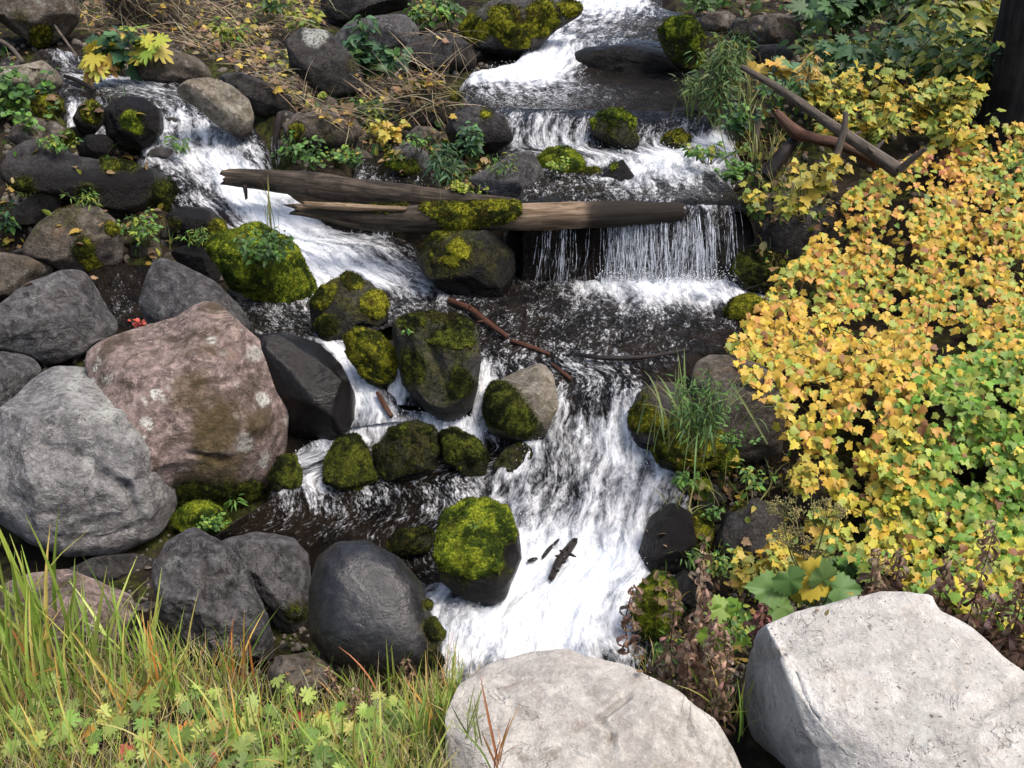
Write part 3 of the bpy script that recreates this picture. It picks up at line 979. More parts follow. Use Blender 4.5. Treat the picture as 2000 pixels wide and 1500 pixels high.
        if fm.sum() > 4:
            Fm = F[fm]
            ids, inv = np.unique(Fm, return_inverse=True)
            Fm = inv.reshape(-1, 3)
            lump = fbm(base[ids] * s * 22, sd + 41, 3, 0.6)
            lump2 = fbm(base[ids] * s * 8, sd + 43, 2, 0.6)
            th_ = mossthick * (0.004 + (0.016 + 0.016 * lump + 0.022 * lump2) * np.clip((k[ids] - .2) / .8, 0, 1) * min(1.0, s / 0.22 + 0.2))
            mv = w[ids] + wn[ids] * th_[:, None]
            mme = mesh_np('moss', mv - C, Fm)
            # short tufts on the moss, joined to it as fine relief
            a, b, c = mv[Fm[:, 0]], mv[Fm[:, 1]], mv[Fm[:, 2]]
            mf = m[F].mean(1)
            rim = (~fm) & (mf > -0.45)
            Fr = F[rim]
            a, b, c = np.concatenate([a, w[Fr[:, 0]]]), np.concatenate([b, w[Fr[:, 1]]]), np.concatenate([c, w[Fr[:, 2]]])
            wt = np.concatenate([np.ones(len(Fm)), smooth(-0.45, 0.15, mf[rim]) ** 1.5 * .8])
            cn = np.cross(b - a, c - a)
            ar = wt * np.linalg.norm(cn, axis=1) / 2
            cn = unit(cn)
            face = (cn * unit(CAM - a)).sum(1) > -0.25
            ar = ar * face
            size = 0.0042 * (Dc / 4.5) ** 0.8
            cnt = int(min(14000, fuzz * 0.55 * ar.sum() / (size * size * 1.6)))
            if cnt > 20:
                fi = lr.choice(len(a), cnt, p=ar / ar.sum())
                r1, r2 = lr.random(cnt), lr.random(cnt)
                fl = r1 + r2 > 1
                r1[fl], r2[fl] = 1 - r1[fl], 1 - r2[fl]
                cen = a[fi] + (b[fi] - a[fi]) * r1[:, None] + (c[fi] - a[fi]) * r2[:, None]
                tn = unit(cn[fi] + lr.normal(0, 0.5, (cnt, 3)) + np.array([0, 0, 0.15]))
                tang = unit(np.cross(tn, lr.normal(0, 1, (cnt, 3))))
                hh = lr.uniform(1.3, 3.4, cnt) * size
                hw = lr.uniform(0.45, 0.85, cnt) * size
                tv = np.stack([cen - tang * hw[:, None] - cn[fi] * 0.002, cen + tang * hw[:, None] - cn[fi] * 0.002, cen + tn * hh[:, None]], 1).reshape(-1, 3)
                tf = np.arange(cnt * 3).reshape(-1, 3)
                mme = mesh_np('moss', np.concatenate([mv, tv]) - C, np.concatenate([Fm, tf + len(mv)]))
            mo = link('moss', mme, MOSS[mk], parent=ob)
            tag(mo, kind='stuff')
    return ob


B = boulder
# --- foreground
B('big pale speckled boulder with a broad sunlit top and dark undercut side', [(1432, 1370), (1452, 1300), (1482, 1240), (1560, 1200), (1640, 1176), (1720, 1155), (1822, 1155), (1838, 1188), (1900, 1225), (1960, 1280), (2010, 1315), (2090, 1390), (2100, 1560), (1900, 1640), (1640, 1600), (1530, 1500), (1508, 1482), (1455, 1450)],
  'white', D=2.5, thick=0.75, facets=0, planes=[((0.10, 0.66, 0.75), 0.42), ((-0.80, -0.5, 0.35), 0.80), ((0.60, -0.60, 0.55), 0.80)], chips=5, rough=0.03, boxy=0.5, shape_smooth=0, lich=[(1525, 1345, 34, .55), (1500, 1300, 26, .4), (1560, 1380, 30, .4), (1570, 1290, 40, .25)], grooves=[(1900, 1400, 2000, 1340, 16, .05), (1560, 1475, 1625, 1455, 5, .03), (1462, 1300, 1540, 1272, 8, .03)])
B('large warm grey flat boulder with a cracked top beside the grass', [(880, 1400), (905, 1335), (960, 1290), (1040, 1270), (1110, 1266), (1150, 1282), (1230, 1300), (1320, 1345), (1400, 1402), (1440, 1465), (1475, 1540), (1300, 1620), (1000, 1620), (880, 1540)],
  'warm', D=2.42, thick=0.75, facets=0, planes=[((0.0, 0.66, 0.75), 0.42), ((0.6, 0.1, 0.7), 0.62)], chips=5, rough=0.035, boxy=0.5, shape_smooth=0, grooves=[(1225, 1360, 1172, 1400, 6, .07), (1172, 1400, 1195, 1430, 6, .05), (1195, 1430, 1188, 1510, 6, .08), (1000, 1385, 1040, 1400, 8, .06)])
B('large light grey boulder with a pale top and a split across its face', [(-70, 860), (0, 802), (20, 780), (70, 722), (110, 702), (180, 708), (250, 752), (322, 800), (346, 840), (353, 920), (346, 990), (325, 1032), (290, 1060), (220, 1086), (130, 1082), (60, 1060), (0, 1022), (-70, 980)],
  'grey', thick=0.9, facets=1, planes=[((0.12, 0.93, 0.36), 0.58), ((-0.1, 0.15, 0.98), 0.74), ((0.75, -0.2, 0.6), 0.78), ((-0.75, 0.35, 0.5), 0.7)], rough=0.06, boxy=0.7, grooves=[(80, 865, 150, 885, 7, .05), (150, 885, 190, 900, 6, .04), (195, 925, 250, 955, 12, .09), (250, 955, 262, 1000, 7, .06), (180, 905, 200, 925, 7, .05)], strata=0.15, lich=[(190, 770, 60, .35), (240, 820, 50, .3), (130, 740, 30, .3), (170, 905, 12, .7)])
B('huge pinkish boulder with lichen spots and a pointed top', [(150, 692), (190, 662), (265, 637), (345, 618), (385, 580), (400, 574), (422, 582), (450, 612), (490, 652), (530, 690), (558, 745), (568, 800), (562, 870), (545, 930), (520, 975), (480, 1003), (430, 1012), (350, 1005), (290, 940), (200, 800)],
  'pink', thick=0.85, facets=1, planes=[((0.1, 0.12, 0.98), 0.62), ((0.72, 0.15, 0.65), 0.66), ((-0.35, 0.80, 0.48), 0.52), ((0.25, -0.75, 0.6), 0.62)], rough=0.06, boxy=0.68, wet=0.05, moss=0.0, mk='dark', blobs=[(440, 985, 60, 1.5), (370, 975, 45, 1.5), (500, 960, 30, 1.3)], dirt=0.25, dirts=[(425, 840, 55, .9), (375, 770, 45, .7), (500, 830, 30, .7), (420, 940, 70, .8)], lich=[(415, 667, 9, 1), (512, 780, 14, .9), (498, 690, 16, .5), (475, 865, 20, .5), (458, 815, 6, .9), (560, 820, 8, .7)], grooves=[(370, 885, 440, 900, 6, .06), (430, 690, 500, 760, 6, .02)])
B('brownish grey boulder cut off by the picture edge above the light grey one', [(-70, 690), (0, 686), (60, 696), (85, 722), (60, 760), (30, 792), (0, 832), (-70, 845)], 'slate', D=4.95, facets=3, strata=0.5, rough=0.07)
B('dark grey angular boulder with layered face behind the pinkish one', [(-50, 605), (0, 596), (60, 551), (120, 528), (166, 527), (186, 556), (206, 592), (237, 637), (226, 652), (180, 672), (150, 697), (90, 717), (60, 692), (0, 682), (-50, 690)],
  'slate', facets=1, planes=[((-0.15, 0.45, 0.88), 0.55), ((0.75, 0.35, 0.5), 0.55), ((0, -0.5, 0.85), 0.6)], strata=0.9, rough=0.075, boxy=0.65, wet=0.05)
B('dark flat slab leaning behind the point of the pinkish boulder', [(268, 592), (290, 520), (312, 500), (345, 510), (422, 551), (470, 600), (495, 645), (450, 690), (330, 660), (283, 625)], 'slate', facets=1, planes=[((0.2, 0.65, 0.72), 0.42), ((-0.85, 0.1, 0.5), 0.55)], rough=0.04, wet=0.3)
B('brown rounded boulder at the picture edge above the angular dark grey one', [(-50, 500), (0, 492), (50, 500), (112, 526), (62, 562), (30, 587), (0, 590), (-50, 582)], 'brown', facets=3, wet=0.3)
B('grey brown dome-shaped boulder with moss hanging on its lower face', [(42, 482), (70, 440), (110, 410), (150, 397), (190, 403), (225, 430), (241, 462), (237, 512), (200, 537), (140, 541), (90, 512), (50, 502)], 'brown', facets=2, planes=[((0, .6, .8), .7)], moss=0.1, mk='gold', blobs=[(165, 490, 26, 1.6), (185, 525, 22, 1.6), (222, 450, 16, 1.1)], wet=0.1, dirt=0.3)
B('small flat brown stone wedged below the long wet boulder', [(20, 421), (30, 400), (70, 378), (112, 370), (136, 386), (122, 416), (70, 437), (30, 441)], 'brown', facets=3)
B('long wet dark boulder with a mossy end beside the left fall', [(0, 332), (20, 296), (55, 268), (110, 280), (150, 305), (210, 315), (290, 328), (332, 342), (351, 376), (346, 412), (310, 432), (240, 437), (200, 417), (140, 392), (60, 372), (5, 362)],
  'dark', facets=2, planes=[((0.05, .75, .66), .42), ((.1, -.2, .97), .62)], moss=0.0, mk='dark', blobs=[(325, 385, 38, 1.7), (215, 316, 26, 1.5), (255, 320, 22, 1.3), (45, 365, 28, 1.4), (170, 382, 28, 1.4)], wet=0.75, rough=0.05, grooves=[(100, 300, 170, 345, 5, .04)])
B('low dark stone under the clover patch with a mossy edge', [(10, 272), (30, 240), (60, 228), (110, 238), (145, 265), (141, 292), (90, 302), (40, 287)], 'brown', facets=3, mk='bright', blobs=[(135, 268, 22, 1.4), (100, 285, 20, 1.2)])
B('smooth tan boulder above the clover patch', [(-30, 130), (40, 127), (82, 117), (112, 140), (127, 166), (100, 184), (50, 174), (-30, 170)], 'tan', facets=2)
B('small round stone with brown moss right under the tan boulder', [(62, 205), (75, 190), (100, 186), (122, 200), (125, 222), (108, 236), (78, 232)], 'brown', moss=0.75, mk='gold')
B('wet dark stone capped with green moss between two trickles', [(142, 232), (155, 205), (178, 195), (200, 205), (203, 240), (185, 262), (155, 260)], 'black', moss=0.1, mk='gold', blobs=[(180, 222, 22, 1.5)], wet=1.2)
B('black wet boulder with a yellow moss patch beside the left fall', [(204, 212), (240, 188), (280, 190), (316, 216), (321, 256), (290, 287), (235, 292), (208, 262)], 'black', wet=1.2, mk='bright', blobs=[(255, 235, 24, 1.8), (272, 255, 14, 1.2)], rough=0.07)
B('low black wet stone at the foot of the two trickles', [(150, 282), (170, 264), (205, 262), (226, 278), (222, 304), (180, 312), (155, 305)], 'black', wet=1.2)
B('tan slanted boulder lying along the crest of the left fall', [(346, 170), (370, 155), (410, 150), (450, 165), (486, 195), (496, 226), (492, 262), (470, 274), (430, 250), (390, 214), (352, 192)], 'tan', facets=1, planes=[((.35, .75, .55), .42), ((-.5, -.35, .8), .5)], wet=0.2, dirt=0.4, doff=-0.1)
B('brown boulder under the dead straw above the left fall', [(255, 112), (280, 90), (340, 95), (392, 115), (418, 146), (380, 168), (300, 164), (260, 152)], 'brown', facets=3, wet=0.15, dirt=0.5)
B('long dark stone sloping down from the straw towards the log', [(420, 146), (470, 140), (520, 160), (572, 190), (562, 222), (500, 228), (480, 196)], 'dark', facets=3, dirt=0.2)
B('big brown boulder in the upper left corner with ochre moss', [(-60, -40), (150, -40), (155, 40), (128, 76), (85, 92), (40, 72), (0, 42), (-60, 30)], 'brown', facets=2, mk='gold', blobs=[(80, 70, 30, 1.5), (40, 30, 22, .9)], dirt=0.6)
B('grey boulder at the upper picture edge in the straw', [(205, -50), (360, -50), (362, 20), (340, 52), (290, 55), (235, 40), (205, 10)], 'brown', facets=3)
B('dark massive boulder at the upper picture edge above the round stone', [(622, -60), (815, -60), (800, 15), (740, 32), (680, 47), (630, 32)], 'dark', facets=2)
B('dark upright boulder with a pale lichen cap amid the straw', [(556, 80), (590, 54), (640, 60), (680, 100), (708, 140), (714, 182), (660, 192), (610, 172), (568, 130)], 'dark', facets=3, lich=[(615, 68, 24, .6)], blobs=[(690, 125, 20, 1.0)], mk='gold', dirt=0.25)
B('grey boulder behind the nettle plant', [(652, 66), (680, 40), (740, 30), (790, 28), (820, 55), (818, 96), (760, 112), (700, 107), (660, 96)], 'slate', facets=3)
B('smooth rounded dark grey boulder beside the upper pool', [(784, 100), (805, 76), (840, 64), (890, 67), (915, 84), (934, 116), (925, 138), (880, 142), (820, 137), (790, 126)], 'dark', facets=1, rough=0.03, planes=[((0, .8, .6), .62)])
B('broad grey topped boulder hung with moss beside the top fall', [(896, 60), (920, 30), (975, -10), (1080, -12), (1145, 8), (1132, 32), (1082, 62), (1048, 98), (990, 112), (930, 97)], 'slate', facets=1, planes=[((0, .85, .5), .5)], mk='gold', moss=0.1, blobs=[(925, 60, 30, 1.7), (985, 45, 34, 1.6), (1060, 40, 34, 1.6), (1115, 20, 22, 1.4), (1010, 90, 30, 1.0)], wet=0.3)
B('brown block of stone with moss below it behind the broken log end', [(554, 242), (580, 221), (640, 217), (692, 230), (708, 252), (692, 292), (620, 302), (560, 282)], 'brown', facets=3, mk='gold', blobs=[(580, 255, 22, 1.4), (640, 265, 25, .9)], wet=0.4, dirt=0.4)
B('mossy brown mound with dry roots below the smooth rounded boulder', [(758, 202), (790, 165), (850, 158), (900, 184), (912, 207), (880, 238), (800, 248), (762, 232)], 'brown', facets=3, mk='gold', moss=0.35, dirt=0.6)
B('dark wet boulder that the upper pool spills over', [(868, 252), (890, 215), (930, 207), (985, 225), (1004, 272), (965, 300), (885, 295)], 'dark', wet=0.5, facets=2, mk='gold', blobs=[(950, 222, 18, 1.2)], doff=-0.1)
B('flat brown stone beside the yellow leaves on the middle bank', [(793, 262), (815, 246), (845, 248), (862, 262), (850, 280), (812, 280)], 'brown', facets=3)
B('round stone with yellow green moss above the long log', [(750, 312), (770, 290), (800, 279), (835, 298), (843, 326), (815, 347), (768, 342)], 'slate', mk='bright', blobs=[(765, 312, 20, 1.5), (800, 328, 30, 1.2)], wet=0.15)
B('angular dark rock with flat facets standing above the log', [(912, 347), (950, 330), (1000, 301), (1036, 292), (1061, 332), (1067, 372), (1050, 397), (985, 392), (936, 372)], 'slate', facets=0, planes=[((-.35, .5, .8), .42), ((.72, -.05, .68), .5), ((0, -.6, .8), .55)], rough=0.04, boxy=0.6)
B('bright green moss cushion on a stone right of the angular dark rock', [(1047, 312), (1070, 291), (1110, 291), (1138, 315), (1141, 342), (1110, 354), (1062, 347)], 'slate', moss=0.75, mk='bright')
B('small mossy stone between the green cushion and the pointed wet stone', [(1130, 350), (1145, 330), (1170, 330), (1180, 352), (1165, 368), (1140, 366)], 'dark', moss=0.6, mk='gold')
B('pointed black wet stone with a green crest in the rough pool', [(1160, 367), (1180, 340), (1214, 309), (1237, 340), (1254, 372), (1230, 384), (1182, 382)], 'black', wet=1.2, facets=1, planes=[((-.5, .3, .8), .4), ((.6, .2, .75), .45)], mk='bright', blobs=[(1197, 322, 14, 1.4)])
B('mossy boulder standing in the step below the upper pool', [(1151, 242), (1170, 220), (1205, 214), (1240, 230), (1249, 282), (1230, 304), (1190, 284), (1158, 267)], 'dark', moss=0.42, mk='bright', wet=0.5)
B('low dark mossy stone in the rough water beside the step', [(1284, 285), (1300, 262), (1330, 253), (1352, 270), (1345, 292), (1310, 302)], 'black', moss=0.42, mk='gold', wet=0.9)
B('dark wet ledge stone at the end of the upper pool', [(1272, 245), (1295, 218), (1340, 208), (1392, 212), (1402, 240), (1380, 258), (1320, 262)], 'black', wet=1.2, facets=3)
B('moss covered boulder on the bank beside the top fall', [(1282, 62), (1310, 38), (1352, 34), (1378, 78), (1372, 132), (1335, 145), (1298, 104)], 'dark', moss=0.6, mk='bright', wet=0.2)
B('black wet rock ledge under the top fall', [(1095, 118), (1140, 92), (1230, 86), (1310, 96), (1345, 130), (1340, 156), (1230, 160), (1110, 156)], 'black', wet=1.2, facets=2, D=11.75, thick=0.5, rough=0.07)
B('square dark stone on the far bank above the tall herbs', [(1366, 42), (1375, 24), (1420, 22), (1438, 32), (1432, 56), (1400, 64), (1370, 58)], 'brown', facets=3)
B('dark rounded stone between two blocks on the far bank', [(1422, 55), (1440, 34), (1462, 40), (1466, 72), (1440, 84), (1424, 74)], 'dark', facets=3)
B('wide brown block of stone on the far bank', [(1460, 60), (1470, 32), (1520, 26), (1560, 34), (1566, 72), (1530, 92), (1470, 94)], 'brown', facets=3, dirt=0.4)
B('low dark stone below the wide brown block on the far bank', [(1462, 108), (1480, 88), (1530, 86), (1552, 104), (1535, 132), (1480, 132)], 'dark', facets=3)
# --- middle of the stream
B('huge dark mossy boulder under the long log', [(812, 505), (835, 462), (900, 448), (962, 452), (1005, 490), (1005, 545), (985, 580), (920, 590), (860, 566), (828, 535)], 'black', moss=0.16, mk='gold', blobs=[(870, 500, 50, .6), (950, 545, 32, .4)], wet=0.9, rough=0.06)
B('bright mossy boulder topped with a leafy plant between the falls', [(402, 470), (440, 460), (500, 442), (560, 470), (600, 530), (622, 572), (602, 602), (520, 592), (458, 562), (436, 520)], 'dark', moss=0.85, mk='bright', mossthick=1.3)
B('black glossy wet rock beside the leafy mossy boulder', [(332, 492), (370, 475), (422, 490), (452, 522), (446, 562), (400, 546), (350, 518)], 'black', wet=1.2, facets=4, rough=0.07, doff=0.1)
B('low mossy wet rock at the edge of the left fall', [(320, 420), (360, 405), (410, 405), (440, 435), (450, 470), (400, 480), (350, 465)], 'black', wet=1.2, mk='gold', blobs=[(425, 445, 24, 1.4), (340, 440, 20, 1.1)], facets=3)
B('dark boulder with golden moss at its rim beside the wet black one', [(603, 592), (640, 550), (680, 536), (722, 548), (757, 590), (760, 632), (700, 642), (690, 655), (640, 672), (609, 642)], 'dark', moss=0.2, mk='gold', blobs=[(735, 595, 28, 1.3), (625, 580, 25, 1.3), (640, 635, 22, 1.2), (690, 545, 22, .6)], wet=0.55)
B('round golden green mossy boulder below the one with the mossy rim', [(671, 662), (700, 644), (740, 655), (771, 690), (774, 732), (755, 772), (718, 748), (680, 702)], 'black', moss=0.62, mk='gold', wet=0.5)
B('large cracked dark boulder with a white seam down its face', [(765, 637), (790, 615), (850, 608), (900, 620), (932, 645), (939, 702), (932, 762), (917, 812), (880, 829), (830, 802), (788, 752), (774, 692)], 'dark', moss=0.34, mk='dark', blobs=[(895, 640, 22, 1.2), (800, 720, 35, .5), (905, 750, 25, .7)], wet=0.25, facets=2, grooves=[(825, 618, 850, 700, 9, .14), (850, 700, 876, 762, 8, .12), (880, 630, 900, 700, 8, .06)], rough=0.05)
B('squat boulder with a flat tan top and mossy front at the head of the chute', [(947, 802), (965, 747), (1010, 725), (1060, 707), (1082, 732), (1089, 792), (1062, 857), (1010, 867), (958, 847)], 'tan', moss=0.0, mk='dark', blobs=[(985, 800, 55, 1.5), (1035, 835, 35, 1.0), (970, 760, 22, .8)], wet=0.3, facets=1, planes=[((.05, .92, .38), .55)])
B('big black wet boulder with water sliding round it', [(495, 655), (560, 648), (622, 668), (668, 712), (693, 772), (692, 832), (640, 865), (570, 855), (525, 740)], 'gloss', wet=1.2, facets=2, rough=0.04, doff=0.02, planes=[((.2, .5, .84), .7)])
B('dark mossy cone-shaped boulder beside the pinkish one', [(636, 902), (660, 860), (697, 851), (722, 880), (737, 942), (710, 964), (660, 964), (638, 942)], 'black', moss=0.6, mk='dark', wet=0.4)
B('wide low dark boulder with a shiny face in the small pool', [(727, 882), (760, 840), (810, 821), (852, 835), (867, 882), (850, 927), (800, 944), (750, 942), (733, 912)], 'black', moss=0.38, mk='dark', wet=0.9, facets=2)
B('dark olive stone sloping to the small pool behind the wide low one', [(854, 850), (885, 837), (930, 858), (957, 892), (946, 932), (910, 933), (868, 902)], 'black', moss=0.5, mk='dark', wet=0.5)
B('small black wet stone at the edge of the white chute', [(963, 907), (985, 875), (1020, 862), (1052, 885), (1042, 922), (1000, 954), (968, 947)], 'black', moss=0.2, mk='dark', wet=1.2, facets=3)
B('round boulder covered in green moss standing in the white basin', [(855, 1052), (868, 1010), (905, 987), (950, 983), (992, 1000), (1013, 1040), (1018, 1090), (1005, 1122), (987, 1172), (955, 1184), (900, 1167), (858, 1132)], 'black', moss=0.35, mk='bright', blobs=[(920, 1060, 75, .9), (1000, 1080, 22, -1.5), (960, 1165, 40, -1.2)], wet=0.8, facets=1, mossthick=1.2)
B('small low mossy stone in the water behind the smooth black boulder', [(755, 1060), (785, 1035), (830, 1030), (853, 1048), (840, 1078), (790, 1092), (760, 1082)], 'black', moss=0.5, mk='dark', wet=0.5)
B('smooth black boulder shining in the light at the stream edge', [(603, 1152), (620, 1090), (660, 1060), (720, 1056), (780, 1090), (822, 1140), (838, 1192), (865, 1255), (852, 1315), (780, 1335), (700, 1315), (640, 1290), (606, 1242)], 'gloss', wet=-1, facets=0, chips=0, rough=0.018, planes=[], mk='dark', blobs=[(850, 1230, 32, 1.5), (838, 1180, 16, 1.3), (845, 1290, 28, 1.3)])
B('grey lumpy boulder with a knob on top behind the tall grass', [(298, 1105), (335, 1052), (378, 1030), (430, 1056), (482, 1110), (522, 1200), (545, 1285), (400, 1295), (318, 1205)], 'slate', facets=2, rough=0.12, ridge=0.8, grooves=[(395, 1075, 420, 1240, 9, .10), (330, 1130, 400, 1165, 8, .06)])
B('grey lumpy boulder with a pale edge next to the smooth black one', [(418, 1062), (500, 1041), (570, 1050), (602, 1085), (607, 1152), (597, 1222), (560, 1242), (510, 1190), (448, 1105)], 'slate', facets=2, rough=0.12, ridge=0.8, mk='dark', blobs=[(580, 1195, 35, 1.1)], doff=0.1)
B('low pinkish stone behind the tall green grass', [(0, 1142), (60, 1118), (132, 1111), (192, 1135), (258, 1160), (263, 1202), (222, 1265), (140, 1300), (0, 1270)], 'pink', facets=2, planes=[((.1, .8, .6), .5)], dirt=0.1)
B('low brown stone strewn with dry litter below the smooth black boulder', [(520, 1310), (545, 1280), (600, 1275), (650, 1300), (660, 1345), (600, 1372), (535, 1360)], 'brown', facets=3, dirt=0.6)
B('small mossy stone with a leafy cushion under the pinkish boulder', [(335, 1012), (360, 988), (400, 983), (440, 1000), (450, 1028), (420, 1045), (360, 1042)], 'dark', moss=0.7, mk='bright')
B('dark mossy stone in the shade at the foot of the pinkish boulder', [(522, 940), (545, 895), (575, 888), (592, 930), (588, 965), (550, 975)], 'black', moss=0.55, mk='dark', wet=0.3)
B('dark stone in the gap below the light grey boulder', [(120, 1120), (180, 1088), (260, 1080), (320, 1095), (310, 1140), (220, 1150), (140, 1150)], 'dark', facets=3, doff=0.15)
# --- right bank
B('dark boulder with a mossy flank beside the chute', [(1226, 832), (1243, 770), (1280, 745), (1332, 748), (1372, 800), (1352, 875), (1290, 890), (1243, 877)], 'dark', moss=0.0, mk='gold', blobs=[(1255, 815, 38, 1.5), (1320, 850, 45, 1.5), (1265, 765, 18, .8)], wet=0.4)
B('brown grey boulder under the edge of the yellow bush', [(1348, 742), (1363, 700), (1420, 690), (1502, 718), (1535, 800), (1525, 890), (1450, 905), (1390, 860), (1358, 795)], 'brown', facets=1, planes=[((-.1, .85, .5), .45), ((0, -.1, 1), .6)], dirt=0.25)
B('dark mossy boulder beside the foam of the main fall', [(1423, 540), (1440, 500), (1480, 487), (1530, 505), (1545, 545), (1520, 575), (1450, 572)], 'black', moss=0.55, mk='dark', wet=0.3)
B('low green mossy stone between the pool and the yellow bush', [(1408, 620), (1425, 588), (1460, 576), (1495, 590), (1500, 625), (1460, 642), (1420, 640)], 'black', moss=0.6, mk='gold', wet=0.2)
B('dark bare boulder behind the dry brown stalks', [(1398, 1045), (1420, 1000), (1468, 973), (1525, 985), (1535, 1045), (1500, 1102), (1440, 1106), (1403, 1080)], 'dark', facets=2, mk='gold', blobs=[(1440, 985, 22, 1.2)])
B('dark stone capped by a yellow moss cushion on the bank', [(1338, 985), (1345, 948), (1375, 934), (1402, 950), (1405, 992), (1375, 1012), (1345, 1008)], 'black', mk='bright', blobs=[(1365, 955, 28, 1.9)], wet=0.2)
B('black wet rock washed by the white basin', [(1246, 1080), (1268, 1010), (1310, 980), (1350, 1000), (1360, 1060), (1330, 1120), (1270, 1125)], 'black', wet=1.2, facets=3)
B('lump of bright green moss on a stone among the dry stalks', [(1236, 1195), (1250, 1150), (1285, 1118), (1316, 1135), (1320, 1200), (1295, 1250), (1255, 1245)], 'black', moss=0.85, mk='bright', doff=-0.05)
B('small black wet stone behind the green moss lump', [(1308, 1150), (1325, 1118), (1365, 1112), (1392, 1140), (1388, 1178), (1345, 1190)], 'black', wet=1.2, facets=3)
B('dark brown stone in the shade under the yellow bush', [(1535, 985), (1555, 935), (1595, 922), (1625, 945), (1622, 1000), (1570, 1012)], 'brown', facets=3)
B('round cushion of moss hanging on the bank beside the chute', [(1392, 905), (1400, 880), (1418, 868), (1438, 880), (1442, 905), (1418, 920)], 'dark', moss=0.95, mk='bright', doff=-0.12)
B('mossy stone under the grassy plant beside the chute', [(1275, 880), (1300, 830), (1360, 815), (1410, 850), (1415, 900), (1350, 925), (1290, 915)], 'dark', moss=0.75, mk='gold', doff=-0.1)
B('dark mossy stones strip at the waterline of the white basin', [(1325, 1060), (1335, 1010), (1370, 1000), (1392, 1030), (1385, 1085), (1345, 1095)], 'black', moss=0.6, mk='gold', doff=0.05)
# --- wet rock behind the main fall and the hollow beside it
B('black rock wall behind the main fall', [(985, 500), (1000, 425), (1120, 408), (1300, 406), (1470, 410), (1500, 480), (1480, 575), (1250, 585), (1010, 580)], 'black', wet=1.3, facets=0, D=7.42, thick=0.42, boxy=0.5, rough=0.10, ridge=0.8, lvl=6, name='rock_wall', cat='rock')
B('dark earthy rock in the hollow beside the main fall', [(1440, 450), (1460, 390), (1540, 370), (1620, 390), (1650, 470), (1610, 560), (1520, 575), (1460, 540)], 'dark', D=7.35, facets=3, thick=0.6, dirt=0.5, name='rock', cat='rock')


# --- filler stones wedged in the banks
def filler():
    BIG = [o_ for o_ in scene.objects if o_.name.startswith('boulder') and o_.parent is None]
    lib = []
    for k in range(6):
        d, F = ico(3)
        q = d * (1 + 0.22 * fbm(d * 1.3, 900 + k, 3))[:, None]
        for _ in range(6):
            n = unit(rng.normal(0, 1, 3))
            ex = np.maximum(q @ n - rng.uniform(0.55, 0.8), 0)
            q = q - n * (ex * 0.93)[:, None]
        q = q * (1 + 0.05 * fbm(d * 5, 930 + k, 3))[:, None]
        me = mesh_np('stone', q, F)
        attr(me, 'wet', np.zeros(len(q)))
        attr(me, 'mossy', np.clip(fbm(d * 2.2, 970 + k, 3) * 2, 0, .8))
        attr(me, 'dirt', np.clip(0.3 + fbm(d * 2, 950 + k, 3), 0, 1) * 0.4)
        me.materials.append(ROCK[['dark', 'brown', 'slate', 'dark', 'black', 'brown'][k]])
        lib.append(me)
    areas = [((0, 440, 340, 560), 26, 'dark brown stone wedged among boulders of the bank below the left fall'),
             ((540, 200, 960, 300), 26, 'dark brown stone wedged in the middle bank above the log'),
             ((860, 330, 1120, 400), 12, 'dark pebble lying by the angular rock above the log'),
             ((1250, 880, 1420, 1130), 16, 'dark brown stone wedged in the bank beside the white basin'),
             ((230, 1060, 560, 1280), 20, 'dark brown stone wedged among the boulders behind the tall grass'),
             ((0, 100, 340, 330), 18, 'dark brown stone wedged among boulders around the small trickles'),
             ((560, 860, 960, 1080), 22, 'dark wet cobble lying in the small lower pool')]
    for (a, b, c, d_), cnt, lab in areas:
        for _ in range(int(cnt * 1.4)):
            u, v = rnd.uniform(a, c), rnd.uniform(b, d_)
            p = P(u, v)
            s = rnd.uniform(12, 30) * Dv(v) / FPX * (0.6 if 'cobble' in lab or 'pebble' in lab else 1)
            ki = rnd.randrange(6)
            o = link('stone', lib[ki])
            o.location = p - np.array([0, 0, 0.05 + (0.03 if 'cobble' in lab else 0)])
            o.scale = (s * rnd.uniform(.8, 1.3), s * rnd.uniform(.8, 1.3), s * rnd.uniform(.5, .9))
            o.rotation_euler = (rnd.uniform(-.4, .4), rnd.uniform(-.4, .4), rnd.uniform(0, 6.28))
            tint = ['dark grey', 'brown', 'grey', 'dark grey', 'black', 'brown'][ki]
            word = 'cobble' if 'cobble' in lab else 'pebble' if 'pebble' in lab else 'stone'
            nb, best = min(((b_, np.linalg.norm(np.array(b_.location) - p)) for b_ in BIG), key=lambda q_: q_[1])
            near = nb['label']
            for w_ in (' with ', ' beside ', ' behind ', ' under ', ' above ', ' below ', ' hung ', ' that ', ' between ', ' in ', ' at ', ' on ', ' topped ', ' of ', ' cut ', ' lying ', ' leaning ', ' sloping ', ' standing ', ' shining ', ' right ', ' capped ', ' wedged ', ' amid ', ' covered ', ' down ', ' strewn ', ' showing ', ' washed ', ' hanging '):
                near = near.split(w_)[0]
            dx_, dy_ = p[0] - nb.location[0], p[1] - nb.location[1]
            side = ('in front of' if dy_ < 0 else 'behind') if abs(dy_) > abs(dx_) else 'on the water side of' if (dx_ > 0) == (u < 900) else 'on the bank side of'
            size = 'tiny' if s < .035 else 'small' if s < .06 else 'fist sized'
            tag(o, f'{size} {tint} {word} {side} the {near}', 'stone', lab.replace('stone', 'stones').replace('cobble', 'cobbles').replace('pebble', 'pebbles'))



filler()


